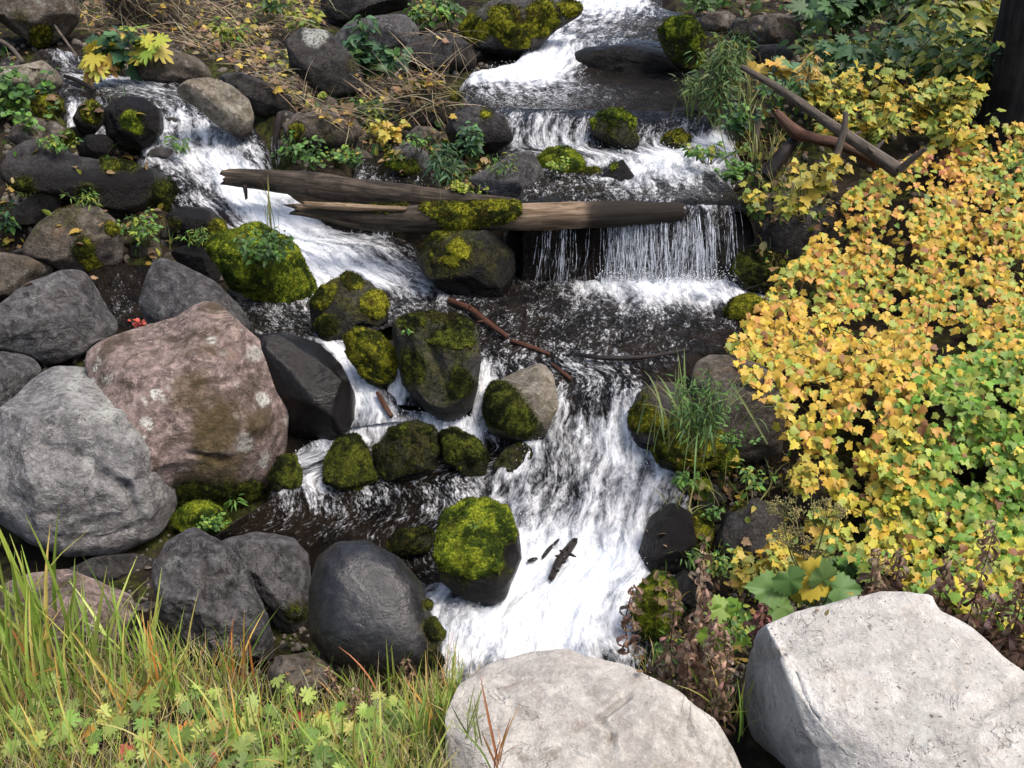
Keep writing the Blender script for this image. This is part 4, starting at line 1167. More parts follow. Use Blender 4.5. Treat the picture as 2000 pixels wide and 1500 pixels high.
def gravel():
    """loose pebbles and grit between the boulders"""
    d, F = ico(2)
    areas = [(0, 80, 960, 420, 1500), (0, 420, 480, 760, 500), (230, 1040, 620, 1340, 450), (1230, 840, 1640, 1340, 700), (1360, 0, 1980, 400, 450)]
    V, Fs, off = [], [], 0
    for a, b, c, e, k in areas:
        u, v = rng.uniform(a, c, k), rng.uniform(b, e, k)
        p = P(u, v)
        s = rng.uniform(4, 14, k) * Dv(v) / FPX / 1.6
        for i in range(k):
            if WET_GRID[min(332, max(0, int(p[i][1] / .06))), min(332, max(0, int((p[i][0] + 10) / .06)))] > 0.02:
                continue
            q = d * (1 + 0.25 * np.sin(d @ rng.normal(0, 2, 3) + rng.uniform(0, 6)))[:, None] * s[i] * rng.uniform(.6, 1.2, 3)
            V.append(q + p[i] + [0, 0, -0.02])
            Fs.append(F + off)
            off += len(d)
    tag(link('gravel', mesh_np('gravel', np.concatenate(V), np.concatenate(Fs)), ROCK['brown']), kind='stuff')


gravel()
# ---------------------------------------------------------------- finding the surface behind a pixel
bpy.context.view_layer.update()
_dg = bpy.context.evaluated_depsgraph_get()


def hit(u, v):
    d = unit(ray(u, v))
    ok, loc, nor, *_r = scene.ray_cast(_dg, Vector(CAM), Vector(d))
    if ok:
        return np.array(loc), np.array(nor)
    return P(u, v), np.array([0, 0, 1.0])


def hit_name(u, v):
    r = scene.ray_cast(_dg, Vector(CAM), Vector(unit(ray(u, v))))
    return r[4].name if r[0] else ''


# ---------------------------------------------------------------- logs, branches, trunk
def wood_tube(name, pts, radii, mat, parent=None, sides=18, rings=60, rough=0.12, jag=(0, 0), seed=0, wet=None, bare=None, origin=None):
    pts = np.array(pts, float)
    t = np.linspace(0, len(pts) - 1, rings)
    c = cr(pts, t)
    rr = np.interp(t, np.arange(len(radii)), radii)
    tg = unit(np.gradient(c, axis=0))
    ref = np.array([0.1, 0.2, 1.0]) if abs(tg[0, 2]) < 0.8 else np.array([1.0, 0.2, 0])
    a = unit(np.cross(tg, ref))
    b = np.cross(a, tg)
    ang = np.linspace(0, 2 * math.pi, sides, endpoint=False)
    along = np.concatenate([[0], np.cumsum(np.linalg.norm(np.diff(c, axis=0), axis=1))])
    AN, AL = np.meshgrid(ang, along)
    q = np.stack([np.cos(AN) * 1.6, np.sin(AN) * 1.6, AL * 1.2 / max(rr.max(), 0.02) * 0.25], 2).reshape(-1, 3)
    q2 = np.stack([np.cos(AN) * 4, np.sin(AN) * 4, AL * 2.0], 2).reshape(-1, 3)
    k = (1 + rough * (1.2 * fbm(q, 300 + seed, 3) + 0.9 * fbm(q2, 330 + seed, 3))).reshape(rings, sides)
    ring = c[:, None] + (rr[:, None] * k)[..., None] * (np.cos(ang)[None, :, None] * a[:, None] + np.sin(ang)[None, :, None] * b[:, None])
    if jag[0]:
        ring[:3] -= tg[:3, None] * (jag[0] * np.abs(noise3(np.stack([np.cos(ang) * 2.2, np.sin(ang) * 2.2, ang * 0 + seed], 1), 7)))[None, :, None] * np.array([1, .5, .2])[:, None, None] * 2
    if jag[1]:
        ring[-3:] += tg[-3:, None] * (jag[1] * np.abs(noise3(np.stack([np.cos(ang) * 2.2, np.sin(ang) * 2.2, ang * 0 + seed + 4], 1), 7)))[None, :, None] * np.array([.2, .5, 1])[:, None, None] * 2
    V = ring.reshape(-1, 3)
    i = np.arange(rings - 1)[:, None] * sides + np.arange(sides)[None]
    j = np.arange(rings - 1)[:, None] * sides + (np.arange(sides)[None] + 1) % sides
    F = np.stack([i, j, j + sides, i + sides], 2).reshape(-1, 4)
    n0 = len(V)
    V = np.concatenate([V, [ring[0].mean(0) + tg[0] * rr[0] * 0.15], [ring[-1].mean(0) - tg[-1] * rr[-1] * 0.15]])
    s = np.arange(sides)
    F = np.concatenate([F, np.stack([(s + 1) % sides, s, np.full(sides, n0), np.full(sides, n0)], 1)])
    e = (rings - 1) * sides
    F2 = np.stack([e + s, e + (s + 1) % sides, np.full(sides, n0 + 1)], 1)
    tri = np.concatenate([F[:-sides][:, :3], F[:-sides][:, [0, 2, 3]], F[-sides:, :3], F2])
    if ((vnormals(V, tri)[:len(ring.reshape(-1, 3))] * (ring - c[:, None]).reshape(-1, 3)).sum(1)).mean() < 0:
        tri = tri[:, ::-1]
    O = np.zeros(3) if origin is None else np.asarray(origin)
    me = mesh_np(name, V - O, tri)
    uv = np.concatenate([np.stack([AN.ravel() * rr.mean() * 1.0, AL.ravel()], 1), [[0, 0]], [[0, along[-1]]]])
    ul = me.uv_layers.new(name='grain')
    ul.data.foreach_set('uv', uv[tri.ravel()].astype(np.float32).ravel())
    tt = np.concatenate([np.repeat(t / t[-1], sides), [0, 1]])
    attr(me, 'wet', np.interp(tt, [x[0] for x in wet], [x[1] for x in wet]) if wet else np.zeros(len(V)))
    bn = np.interp(tt, [x[0] for x in bare], [x[1] for x in bare]) if bare else np.zeros(len(V))
    attr(me, 'bare', np.clip(bn * smooth(-0.1, 0.2, np.concatenate([fbm(q2 * 0.6, 350 + seed, 3), [0, 0]]) + bn - 0.5), 0, 1))
    return link(name, me, WOOD[mat], parent=parent, loc=O if parent is None else None), V, tri


def rpx(r, D):
    return r * D / FPX * 1.05


def log_pts(l):
    return [P(u, v, D) for u, v, D, r in l], [rpx(r, D) for u, v, D, r in l]


L1 = [(448, 346, 7.72, 15), (520, 352, 7.68, 20), (640, 366, 7.6, 24), (800, 384, 7.5, 22), (950, 396, 7.42, 15), (1062, 402, 7.38, 7)]
p, r_ = log_pts(L1)
lg = empty('log', p[0], 'long grey log with a splintered broken end lying over the left fall', 'log')
wood_tube('trunk', np.array(p) - p[0], r_, 'log', lg, 22, 90, 0.13, (0.10, 0.02), 1, bare=[(0, .55), (.15, .25), (.3, .1), (1, .1)])
q = [P(478, 362, 7.62), P(480, 375, 7.6), P(481, 386, 7.6)]
wood_tube('branch_stub', np.array(q) - p[0], [.02, .016, .012], 'black', lg, 8, 8, 0.15, (0, 0.02), 2)
L2 = [(590, 410, 7.1, 11), (640, 414, 7.08, 17), (720, 425, 7.04, 24), (850, 427, 7.02, 26), (980, 424, 7.0, 26), (1110, 421, 7.0, 25), (1210, 417, 7.02, 24), (1330, 414, 7.08, 17)]
p2, r_ = log_pts(L2)
lg2 = empty('log', p2[0], 'thick split log with a mossy middle lying across the lip of the main fall', 'log')
_, V2, F2 = wood_tube('trunk', np.array(p2) - p2[0], r_, 'log', lg2, 26, 110, 0.14, (0.16, 0.05), 5, wet=[(0, .2), (.74, 0), (.82, .9), (1, 1)], bare=[(0, .5), (.2, .45), (.3, .2), (.55, .15), (.63, .75), (.75, .75), (.8, 0), (1, 0)])
q = [(598, 399, 7.02, 5), (640, 402, 6.99, 7), (700, 405, 6.96, 7), (790, 408, 6.95, 4)]
q, rr_ = log_pts(q)
wood_tube('split_plank', np.array(q) - p2[0], rr_, 'grey', lg2, 10, 30, 0.2, (0.06, 0.05), 8, bare=[(0, 1), (1, 1)])


def moss_patch(parent, V, F, org, blobs, mk):
    """a moss pad growing on part of a log"""
    uu, vv = px(V + org)
    n = vnormals(V, F)
    m = 0.55 * fbm((V) * 9, 77, 4) - 0.25
    for bu, bv, br, bs in blobs:
        m = m + bs * np.exp(-(((uu - bu) / br) ** 2 + ((vv - bv) / (br * .45)) ** 2) ** 2)
    m = m + 0.35 * n[:, 2] - 0.2
    k = smooth(0, .4, m)
    fm = k[F].mean(1) > 0.3
    ids, inv = np.unique(F[fm], return_inverse=True)
    Fm = inv.reshape(-1, 3)
    mv = V[ids] + n[ids] * (0.006 + 0.02 * k[ids] * (0.7 + fbm(V[ids] * 25, 3, 3)))[:, None]
    a, b, c = mv[Fm[:, 0]], mv[Fm[:, 1]], mv[Fm[:, 2]]
    cn = unit(np.cross(b - a, c - a))
    cnt = 5000
    ar = np.linalg.norm(np.cross(b - a, c - a), axis=1)
    fi = rng.choice(len(Fm), cnt, p=ar / ar.sum())
    w = rng.dirichlet((1, 1, 1), cnt)
    cen = a[fi] * w[:, :1] + b[fi] * w[:, 1:2] + c[fi] * w[:, 2:]
    tn = unit(cn[fi] + rng.normal(0, .5, (cnt, 3)))
    tang = unit(np.cross(tn, rng.normal(0, 1, (cnt, 3))))
    tv = np.stack([cen - tang * 0.004, cen + tang * 0.004, cen + tn * rng.uniform(.008, .02, cnt)[:, None]], 1).reshape(-1, 3)
    me = mesh_np('moss', np.concatenate([mv, tv]), np.concatenate([Fm, np.arange(cnt * 3).reshape(-1, 3) + len(mv)]))
    tag(link('moss', me, MOSS[mk], parent=parent), kind='stuff')


moss_patch(lg2, V2, F2, p2[0], [(960, 412, 55, 1.5), (900, 440, 60, .8), (860, 408, 40, .6), (760, 404, 45, .5)], 'gold')


def stick(label, l, mat, name='branch', cat='branch', sides=10, rings=26, rough=0.15, seed=0, knobs=0, on=False, jag=(0.01, 0.01), lift=0.6):
    P3, R3 = [], []
    for u, v, D, r in l:
        if on:
            h, n = hit(u, v)
            D = np.linalg.norm(h - CAM)
            rr = r * D / FPX
            P3.append(h + np.array([0, 0, rr * lift]) - unit(h - CAM) * rr * 0.8)
        else:
            P3.append(P(u, v, D))
            rr = rpx(r, D)
        R3.append(rr)
    P3 = np.array(P3)
    ob, V, F = wood_tube(name, P3, R3, mat, None, sides, rings, rough, jag, seed, origin=P3[0])
    tag(ob, label, cat)
    for k in range(knobs):
        t = rnd.uniform(.1, .95) * (len(P3) - 1)
        c = cr(P3, np.array([t]))[0]
        r0 = np.interp(t, np.arange(len(R3)), R3)
        d = unit(np.array([rnd.uniform(-1, 1), rnd.uniform(-.5, .3), rnd.uniform(-.2, 1)]))
        q = np.array([c + d * r0 * .5, c + d * r0 * 1.5, c + d * r0 * (1.8 + rnd.random())]) - P3[0]
        wood_tube('knob', q, [r0 * .5, r0 * .35, r0 * .15], mat, ob, 6, 4, 0.1, (0, 0), k)
    return ob


_N = None
stick('long bare grey branch leaning diagonally across the yellow bushes', [(1448, 130, 7.9, 4.5), (1520, 172, 7.8, 7), (1600, 228, 7.65, 9), (1680, 282, 7.45, 11), (1755, 334, 7.25, 14)], 'grey', sides=14, rings=50, knobs=5, seed=11)
stick('reddish brown curved branch under the long bare one', [(1515, 218, 8.0, 6), (1555, 258, 7.9, 12), (1590, 270, 7.8, 10), (1650, 285, 7.7, 10), (1720, 318, 7.6, 12)], 'red', sides=12, rings=36, seed=12)
stick('crooked upright dead stick crossing the long bare branch', [(1652, 218, 7.35, 4), (1648, 255, 7.32, 6), (1634, 305, 7.28, 7), (1628, 345, 7.22, 7), (1615, 378, 7.2, 9)], 'grey', seed=13, rings=30)
stick('short weathered post of wood standing among the bank herbs', [(1482, 212, 8.3, 6), (1478, 250, 8.28, 6.5), (1470, 296, 8.25, 7)], 'grey', seed=14)
stick('dark rotten root slanting down under the branches', [(1562, 262, 8.0, 9), (1530, 300, 7.9, 14), (1495, 345, 7.85, 16)], 'black', seed=15, rough=0.25)
stick('bare twig sticking out of the yellow leaves by the long branch end', [(1758, 332, 7.2, 7), (1782, 310, 7.15, 6), (1808, 290, 7.1, 4)], 'grey', seed=16)
stick('red brown peeled stick lying on the dark pool', [(878, 592, _N, 5), (920, 612, _N, 6.5), (950, 635, _N, 6.5), (990, 662, _N, 4.5)], 'red', on=True, seed=17, rings=34, lift=1.2, knobs=3)
stick('thin reddish stick half sunk in the dark pool', [(1000, 668, _N, 4), (1040, 682, _N, 5), (1072, 694, _N, 3.5)], 'red', on=True, seed=18, lift=.6)
stick('short reddish stick end behind the tan topped boulder', [(1078, 714, _N, 3), (1095, 728, _N, 4), (1115, 744, _N, 4)], 'red', on=True, seed=19, lift=1.0)
stick('thin black stick spanning the head of the chute', [(1130, 700, _N, 4), (1175, 708, _N, 5), (1240, 708, _N, 5), (1290, 700, _N, 4), (1345, 688, _N, 3)], 'black', on=True, seed=20, rings=40, lift=2.0, knobs=2)
stick('knobby black stick floating in the white basin', [(1076, 1138, _N, 6), (1090, 1112, _N, 8.5), (1106, 1090, _N, 8.5), (1122, 1066, _N, 6.5)], 'black', on=True, seed=21, rings=40, lift=1.6, knobs=9)
stick('small black twig beside the knobby stick in the foam', [(1060, 1092, _N, 3), (1072, 1078, _N, 4), (1090, 1058, _N, 2.5)], 'black', on=True, seed=22, lift=1.5, knobs=2)
stick('tiny forked twig on the foam next to the green mossy boulder', [(1032, 1100, _N, 3), (1040, 1098, _N, 4), (1048, 1094, _N, 2.5)], 'black', on=True, seed=23, lift=1.5, knobs=2)
stick('wet brown stick in the narrow channel below the black boulder', [(738, 772, _N, 4), (750, 795, _N, 5.5), (765, 818, _N, 4.5)], 'red', on=True, seed=24, lift=1.2)
stick('thin pale twig leaning on the upper left boulder', [(72, -5, 12.9, 2.2), (100, 40, 12.4, 2.4), (150, 110, 11.6, 2.0)], 'grey', seed=25, rough=.05)
stick('grey twig fallen over the tan boulder by the upper trickle', [(-10, 75, 11.9, 4), (20, 92, 11.6, 4), (45, 122, 11.2, 3)], 'grey', seed=26)
stick('dark stick lying across the start of the left fall', [(128, 155, _N, 3), (150, 165, _N, 4), (185, 182, _N, 3.5)], 'black', on=True, seed=27, lift=1.8)
stick('dark broken stake at the edge of the mossy stone block', [(545, 222, 8.75, 4), (543, 245, 8.7, 6), (535, 310, 8.6, 6)], 'black', seed=28)

base = P(2026, 232, 9.0)
tree = empty('tree', base, 'thick dark tree trunk rising behind the yellow bushes', 'tree')
wood_tube('trunk', np.array([[0, 0, -0.6], [0, 0, 0.0], [-0.02, 0, 0.5], [-0.03, .03, 1.5], [-0.05, .05, 4], [-0.1, .1, 9]]), [.54, .50, .485, .47, .43, .3], 'bark', tree, 40, 120, 0.07, (0, 0), 40)
for k in range(9):
    z = rnd.uniform(3.0, 8.5)
    a = k * 2.4
    d = np.array([math.cos(a), math.sin(a), -0.15])
    wood_tube('limb', np.array([[-.05, .05, z] + d * .3, [-.05, .05, z] + d * 1.1 + [0, 0, -.05], [-.05, .05, z] + d * 2.0 + [0, 0, -.3]]), [.05, .035, .012], 'bark', tree, 8, 14, 0.1, (0, 0), 50 + k)


# ---------------------------------------------------------------- leaves
def fan(outl, centre, zf):
    o = np.array(outl, float)
    m = np.concatenate([o, (o * [-1, 1])[1:-1][::-1]])
    v = np.concatenate([[[0, centre]], m])
    z = np.array([zf(x, y) for x, y in v])
    V = np.column_stack([v, z])
    n = len(m)
    i = np.arange(n)
    F = np.stack([np.zeros(n, int), 1 + (i + 1) % n, 1 + i], 1)
    return V, F


TPL = {
    'maple': fan([(0, 0), (.20, -.10), (.44, .02), (.36, .20), (.58, .34), (.44, .50), (.28, .52), (.24, .74), (.12, .80), (0, 1.02)], .34, lambda x, y: .22 * abs(x) - .28 * y * y - .25 * x * x),
    'maple_b': fan([(0, 0), (.24, -.06), (.40, .12), (.52, .16), (.46, .40), (.56, .56), (.30, .58), (.20, .80), (0, .94)], .34, lambda x, y: -.30 * abs(x) - .12 * y * y),
    'maple_c': fan([(0, 0), (.16, -.12), (.42, -.02), (.50, .22), (.40, .34), (.48, .58), (.26, .60), (.20, .84), (0, 1.0)], .36, lambda x, y: .35 * abs(x) - .45 * y * y),
    'oval': fan([(0, 0), (.16, .12), (.25, .38), (.18, .70), (0, 1.0)], .42, lambda x, y: .35 * abs(x) - .25 * y * y),
    'lance': fan([(0, 0), (.07, .15), (.10, .45), (.05, .8), (0, 1.0)], .45, lambda x, y: .4 * abs(x) - .35 * y * y),
    'round': fan([(0, 0), (.22, .02), (.42, .25), (.40, .55), (.22, .80), (0, .84)], .42, lambda x, y: .3 * abs(x) - .1 * y * y),
    'palm': fan([(0, 0), (.14, -.20), (.34, -.22), (.26, -.02), (.52, -.04), (.66, .12), (.44, .18), (.70, .40), (.50, .44), (.32, .38), (.46, .70), (.34, .84), (.13, .56), (.14, .86), (0, 1.10)], .24, lambda x, y: .12 * abs(x) - .22 * y * y - .2 * x * x),
}
TPL['broad'] = fan([(0, 0), (.16, -.16), (.30, -.22), (.40, -.10), (.54, -.06), (.50, .08), (.66, .18), (.58, .28), (.64, .42), (.50, .46), (.50, .62), (.38, .62), (.34, .80), (.22, .80), (.16, .95), (.06, .96), (0, 1.06)], .25, lambda x, y: .22 * abs(x) - .35 * y * y - .45 * x * x + .07 * math.sin(9 * x + 4 * y))
_c = []
for k in range(7):      # dry leaf rolled into a hanging curl
    t = k / 6
    a = t * 4.2
    _c.append((.13 * math.sin(math.pi * min(1, t + .12)), .75 * math.sin(a) * .5 + .25 * t, -.55 * t - .35 * (1 - math.cos(a)) * .35))
TPL['curl'] = (np.array([q for x, y, z in _c for q in ((-x, y, z), (x, y + .04, z + .05))]),
               np.array([q for i in range(6) for q in ([2 * i, 2 * i + 1, 2 * i + 3], [2 * i, 2 * i + 3, 2 * i + 2])]))
LEAFMESH = {}


def leaf_mesh(k):
    if k not in LEAFMESH:
        me = mesh_np('leaf', *TPL[k])
        me.materials.append(LEAF)
        LEAFMESH[k] = me
    return LEAFMESH[k]


def frame(tip, nor):
    y = unit(tip)
    z = unit(nor - y * (nor * y).sum(-1, keepdims=True))
    x = np.cross(y, z)
    return np.stack([x, y, z], -1)


class Plant:
    def __init__(self, name, label, cat, loc, group=None, single=None):
        self.loc = np.asarray(loc, float)
        if single:
            self.root = None
            self.meta = (name, label, cat, group)
        else:
            self.root = empty(name, self.loc, label, cat, group)
        self.L, self.S, self.SR = [], [], []
        self.stemcol = (0.10, 0.12, 0.03)

    def leaf(self, k, p, tip, nor, size, col):
        self.L.append((k, np.asarray(p), np.asarray(tip), np.asarray(nor), size, col))

    def stem(self, pts, r):
        self.S.append(np.asarray(pts, float) - self.loc)
        self.SR.append(np.asarray(r, float))

    def finish(self, most=300, minpx=9, leafname='leaf', stem_name='stem', stem_stuff=False):
        if self.S:
            v, f = tubes(self.S, self.SR, 4)
            me = mesh_np(stem_name, v, f)
            attr(me, 'Col', np.repeat(np.array([self.stemcol]), len(v), 0))
            o = link(stem_name, me, LEAF, parent=self.root)
            o.color = (0, 0, 0, 1)
            if stem_stuff:
                tag(o, kind='stuff')
        if not self.L:
            return self
        pos = np.array([l[1] for l in self.L])
        dist = np.linalg.norm(pos - CAM, axis=1)
        show = np.array([l[4] for l in self.L]) * FPX / dist
        depth = np.array([l[6] if len(l) > 6 else 0 for l in self.L])
        order = np.argsort(-(show - depth))
        single = [i for i in order[:most] if show[i] >= minpx]
        rest = sorted(set(range(len(self.L))) - set(single))
        for i in single:
            k, p, tip, nor, size, col = self.L[i][:6]
            o = bpy.data.objects.new(leafname, leaf_mesh(k))
            R = frame(tip, nor) * size
            M = Matrix.Identity(4)
            q = p - self.loc
            for a in range(3):
                for b in range(3):
                    M[a][b] = R[a, b]
                M[a][3] = q[a]
            o.matrix_basis = M
            o.color = (*col, 1)
            COL.objects.link(o)
            o.parent = self.root
        if rest:
            VV, FF, CC, off = [], [], [], 0
            for i in rest:
                k, p, tip, nor, size, col = self.L[i][:6]
                v, f = TPL[k]
                VV.append((v * size) @ frame(tip, nor).T + p - self.loc)
                FF.append(f + off)
                CC.append(np.repeat(np.array([col]), len(v), 0))
                off += len(v)
            me = mesh_np('foliage', np.concatenate(VV), np.concatenate(FF))
            attr(me, 'Col', np.clip(np.concatenate(CC), 0, 1))
            o = link('foliage', me, LEAF, parent=self.root)
            o.color = (0, 0, 0, 1)
            tag(o, kind='stuff')
        return self


def jcol(c, j=0.15):
    f = 1 + rnd.gauss(0, j)
    return tuple(max(0.004, x * f * (1 + rnd.gauss(0, j * .4))) for x in c)


YEL, ORA, LGR, GRN, LEM, RUS = (.56, .375, .05), (.58, .30, .075), (.31, .36, .06), (.11, .21, .03), (.50, .44, .05), (.42, .16, .07)
DGR, MGR = (.03, .075, .022), (.065, .14, .03)


def inpoly(poly, u, v):
    p = np.array(poly, float)
    x1, y1 = p[:, 0], p[:, 1]
    x2, y2 = np.roll(x1, -1), np.roll(y1, -1)
    u, v = np.asarray(u)[:, None], np.asarray(v)[:, None]
    c = (y1 > v) != (y2 > v)
    with np.errstate(divide='ignore', invalid='ignore'):
        xx = (x2 - x1) * (v - y1) / (y2 - y1) + x1
    return (np.sum(c & (u < xx), 1) % 2) == 1


def bush_leaves(poly, n, gap=-0.15, seed=0, scale=95):
    p = np.array(poly)
    out = np.zeros((0, 2))
    while len(out) < n:
        c = rng.uniform(p.min(0), p.max(0), (n * 3, 2))
        c = c[inpoly(poly, c[:, 0], c[:, 1])]
        g = fbm(np.column_stack([c / scale, np.full(len(c), seed)]), 60, 3)
        c = c[rng.random(len(c)) < smooth(gap - 0.16, gap + 0.12, g) + 0.10]
        out = np.concatenate([out, c])
    return out[:n]


BUSHPOLY = [(1422, 670), (1440, 640), (1490, 590), (1520, 530), (1560, 505), (1600, 450), (1610, 410), (1700, 340), (1790, 300), (1850, 250), (1960, 235), (2200, 225), (2520, 240), (2560, 700), (2500, 1260), (2250, 1290), (2100, 1260),
            (1960, 1230), (1860, 1180), (1780, 1150), (1690, 1080), (1690, 1010), (1620, 960), (1610, 900), (1530, 850), (1490, 790), (1440, 720)]
SEEDS = [((1540, 620), 'golden yellow bush whose outermost leaves hang over the dark pool'),
         ((1690, 470), 'yellow bush right below the end of the long bare branch'),
         ((1920, 330), 'yellow green bush at the foot of the dark tree trunk'),
         ((1860, 560), 'yellow bush with orange leaves half way up the slope'),
         ((1590, 800), 'thin yellow bush showing bare twigs above the brown grey boulder'),
         ((1900, 790), 'bright green bush surrounded by yellow ones'),
         ((1690, 940), 'open yellow bush between the green bush and the seed heads'),
         ((1920, 1060), 'lemon yellow bush above the dry brown stalks')]


def bush_surface(u, v):
    b = fbm(np.column_stack([np.asarray(u) / 210, np.asarray(v) / 150, np.zeros(len(u))]), 71, 3)
    return Dv(v) * (1 - 0.075 - 0.05 * b) - 0.12


def build_bushes():
    pts = bush_leaves(BUSHPOLY, 22500, -0.08)
    # the flank towards the water is thin and lets the twigs and the dark hollow show
    q = smooth(1760, 1560, pts[:, 0]) * smooth(640, 800, pts[:, 1])
    pts = pts[rng.random(len(pts)) > 0.62 * q]
    lump = fbm(np.column_stack([pts / 60, np.full(len(pts), 3.3)]), 64, 2)
    D = bush_surface(pts[:, 0], pts[:, 1])
    inn = np.abs(rng.normal(0, 0.13, len(pts))) + 0.08 * (0.5 - lump)
    W = P(pts[:, 0], pts[:, 1], D + inn)
    sx = np.array([s[0] for s in SEEDS], float)
    own = np.argmin(((pts[:, None] + rng.normal(0, 18, (len(pts), 1, 2)) - sx) ** 2 * [1, 1.4]).sum(2), 1)
    hue = fbm(np.column_stack([pts / 130, np.full(len(pts), 8.1)]), 66, 3)
    for b, ((su, sv), lab) in enumerate(SEEDS):
        idx = np.where(own == b)[0]
        root = P(su + 40, sv + 90, float(Dv(sv + 90)))
        pl = Plant('bush', lab, 'bush', root, 'yellow and green leafy bushes on the slope')
        pl.stemcol = (.06, .04, .025)
        for i in idx:
            u, v = pts[i]
            x = rng.random() + hue[i] * 0.9
            g = smooth(0.0, 1.0, (u - 1670) / 190) * smooth(640, 760, v + (u - 1850) * .3) * (1 - .40 * smooth(930, 1080, v - (u - 1900) * .2))
            low = smooth(900, 1000, v)
            up_ = 1 - smooth(560, 680, v)
            if rng.random() < g * 0.92:
                c = GRN if x < .3 else ((.15, .29, .035) if x < .6 else (LGR if x < 1.05 else LEM))
                if x < .2:
                    c = (.15, .27, .035)
            elif low > .5:
                c = LEM if x < .55 else (YEL if x < .8 else LGR if x < 1.0 else GRN)
            elif up_ > .5:
                c = YEL if x < .46 else (ORA if x < .60 else (LGR if x < 1.05 else GRN))
                if x < -.1:
                    c = RUS
            else:
                c = YEL if x < .62 else (ORA if x < .74 else (LGR if x < .95 else LEM))
            if rng.random() < .03:
                c = (.22, .10, .04)
            nor = unit(np.array([rng.normal(-.12, .38), rng.normal(-.50, .35), 0.75]))
            a = rng.normal(-1.75, 0.85)
            tip = np.array([math.cos(a), math.sin(a), rng.normal(-.45, .25)])
            pl.leaf(('maple', 'maple_b', 'maple_c', 'maple')[rng.integers(4)], W[i], tip, nor, rng.uniform(.032, .064) * (1 + 0.02 * (D[i] - 4.5)), jcol(c, .12))
            pl.L[-1] = (*pl.L[-1], inn[i] * 250 + (900 if u > 2015 else 0))
        for k in range(85):
            i = idx[rng.integers(len(idx))]
            e = W[i]
            d = unit(np.array([rng.normal(0, .5), 0.7, rng.normal(-.35, .25)]))
            ln = rng.uniform(.18, .5)
            m = e + d * ln * .5 + np.array([0, 0, .05])
            pl.stem([e + [0, 0, -.012], e + d * ln * .25 + [0, 0, .02], m, e + d * ln], np.array([.0012, .002, .0026, .0034]))
        pl.finish(300, 9, stem_name='twigs', stem_stuff=True)


build_bushes()
# ---------------------------------------------------------------- grass, herbs, straw
def blade_tpl(bend, twist, w=.030, n=7):
    t = np.linspace(0, 1, n)
    wd = w * np.sin(np.clip(t * 1.9 + .55, 0, math.pi)) ** .6 * (1 - t ** 3) + .001
    y = np.sin(t * (bend + 1e-6)) / (bend + 1e-6)
    z = -(1 - np.cos(t * bend)) / (bend + 1e-6)
    x = twist * t * t
    V = np.concatenate([np.column_stack([x - wd, y, z + wd * .5]), np.column_stack([x + wd, y, z + wd * .5]), np.column_stack([x, y, z])])
    i = np.arange(n - 1)
    F = np.concatenate([np.column_stack([i, 2 * n + i, 2 * n + i + 1]), np.column_stack([i, 2 * n + i + 1, i + 1]),
                        np.column_stack([2 * n + i, n + i, n + i + 1]), np.column_stack([2 * n + i, n + i + 1, 2 * n + i + 1])])
    return V, F


for _k, (_b, _t, _w) in {'blade_a': (.5, .06, .0135), 'blade_b': (1.15, -.10, .0125), 'blade_c': (1.9, .12, .012), 'blade_d': (.25, .03, .015), 'straw': (.5, .06, .006), 'straw_b': (1.1, -.12, .0055)}.items():
    TPL[_k] = blade_tpl(_b, _t, _w)
    me = mesh_np('leaf', *TPL[_k])
    tip = np.clip((TPL[_k][0][:, 1] - .55) / .45, 0, 1) if 'straw' not in _k else np.zeros(len(TPL[_k][0]))
    attr(me, 'Col', np.column_stack([tip * .05, tip * .012, tip * 0]))
    me.materials.append(LEAF)
    LEAFMESH[_k] = me

GB = [(.20, .31, .05), (.28, .38, .07), (.38, .43, .11), (.14, .23, .035)]
GY = [(.44, .36, .09), (.50, .42, .16), (.52, .30, .07)]
GO = [(.55, .24, .05), (.45, .16, .05), (.52, .34, .08)]


def up_dir(lean=.3):
    a = rnd.uniform(0, 6.283)
    l = abs(rnd.gauss(0, lean))
    return np.array([math.cos(a) * l, math.sin(a) * l, 1.0])


def perp(t):
    r = unit(np.array([rnd.gauss(0, 1), rnd.gauss(-.6, 1), .4]))
    return r


def tuft(label, u, v, vtop, n0, spread, cols, lean=.22, D=None, kinds=('blade_a', 'blade_b', 'blade_d'), name='grass_tuft', cat='grass tuft', wide=1.0, hmin=.45, single=120):
    n = int(n0 * 1.35)
    b = P(u, v, D)
    dist = np.linalg.norm(b - CAM)
    H = (v - vtop) * .88 * dist / FPX / .93
    pl = Plant(name, label, cat, b - [0, 0, .02])
    for i in range(n):
        p = b + np.array([rnd.gauss(0, spread), rnd.gauss(0, spread), -.02]) * np.array([dist / FPX, dist / FPX, 1])
        t = up_dir(lean)
        pl.leaf(rnd.choice(kinds), p, t, perp(t), H * rnd.uniform(hmin, 1.0), jcol(rnd.choice(cols)))
    pl.finish(single, 12, 'blade')
    return pl


GCOVER = [(-420, 1230), (-60, 1225), (120, 1290), (300, 1285), (450, 1320), (560, 1370), (640, 1385), (720, 1345), (800, 1330), (900, 1300), (915, 1340), (885, 1420), (880, 1560), (-60, 1600), (-420, 1600)]


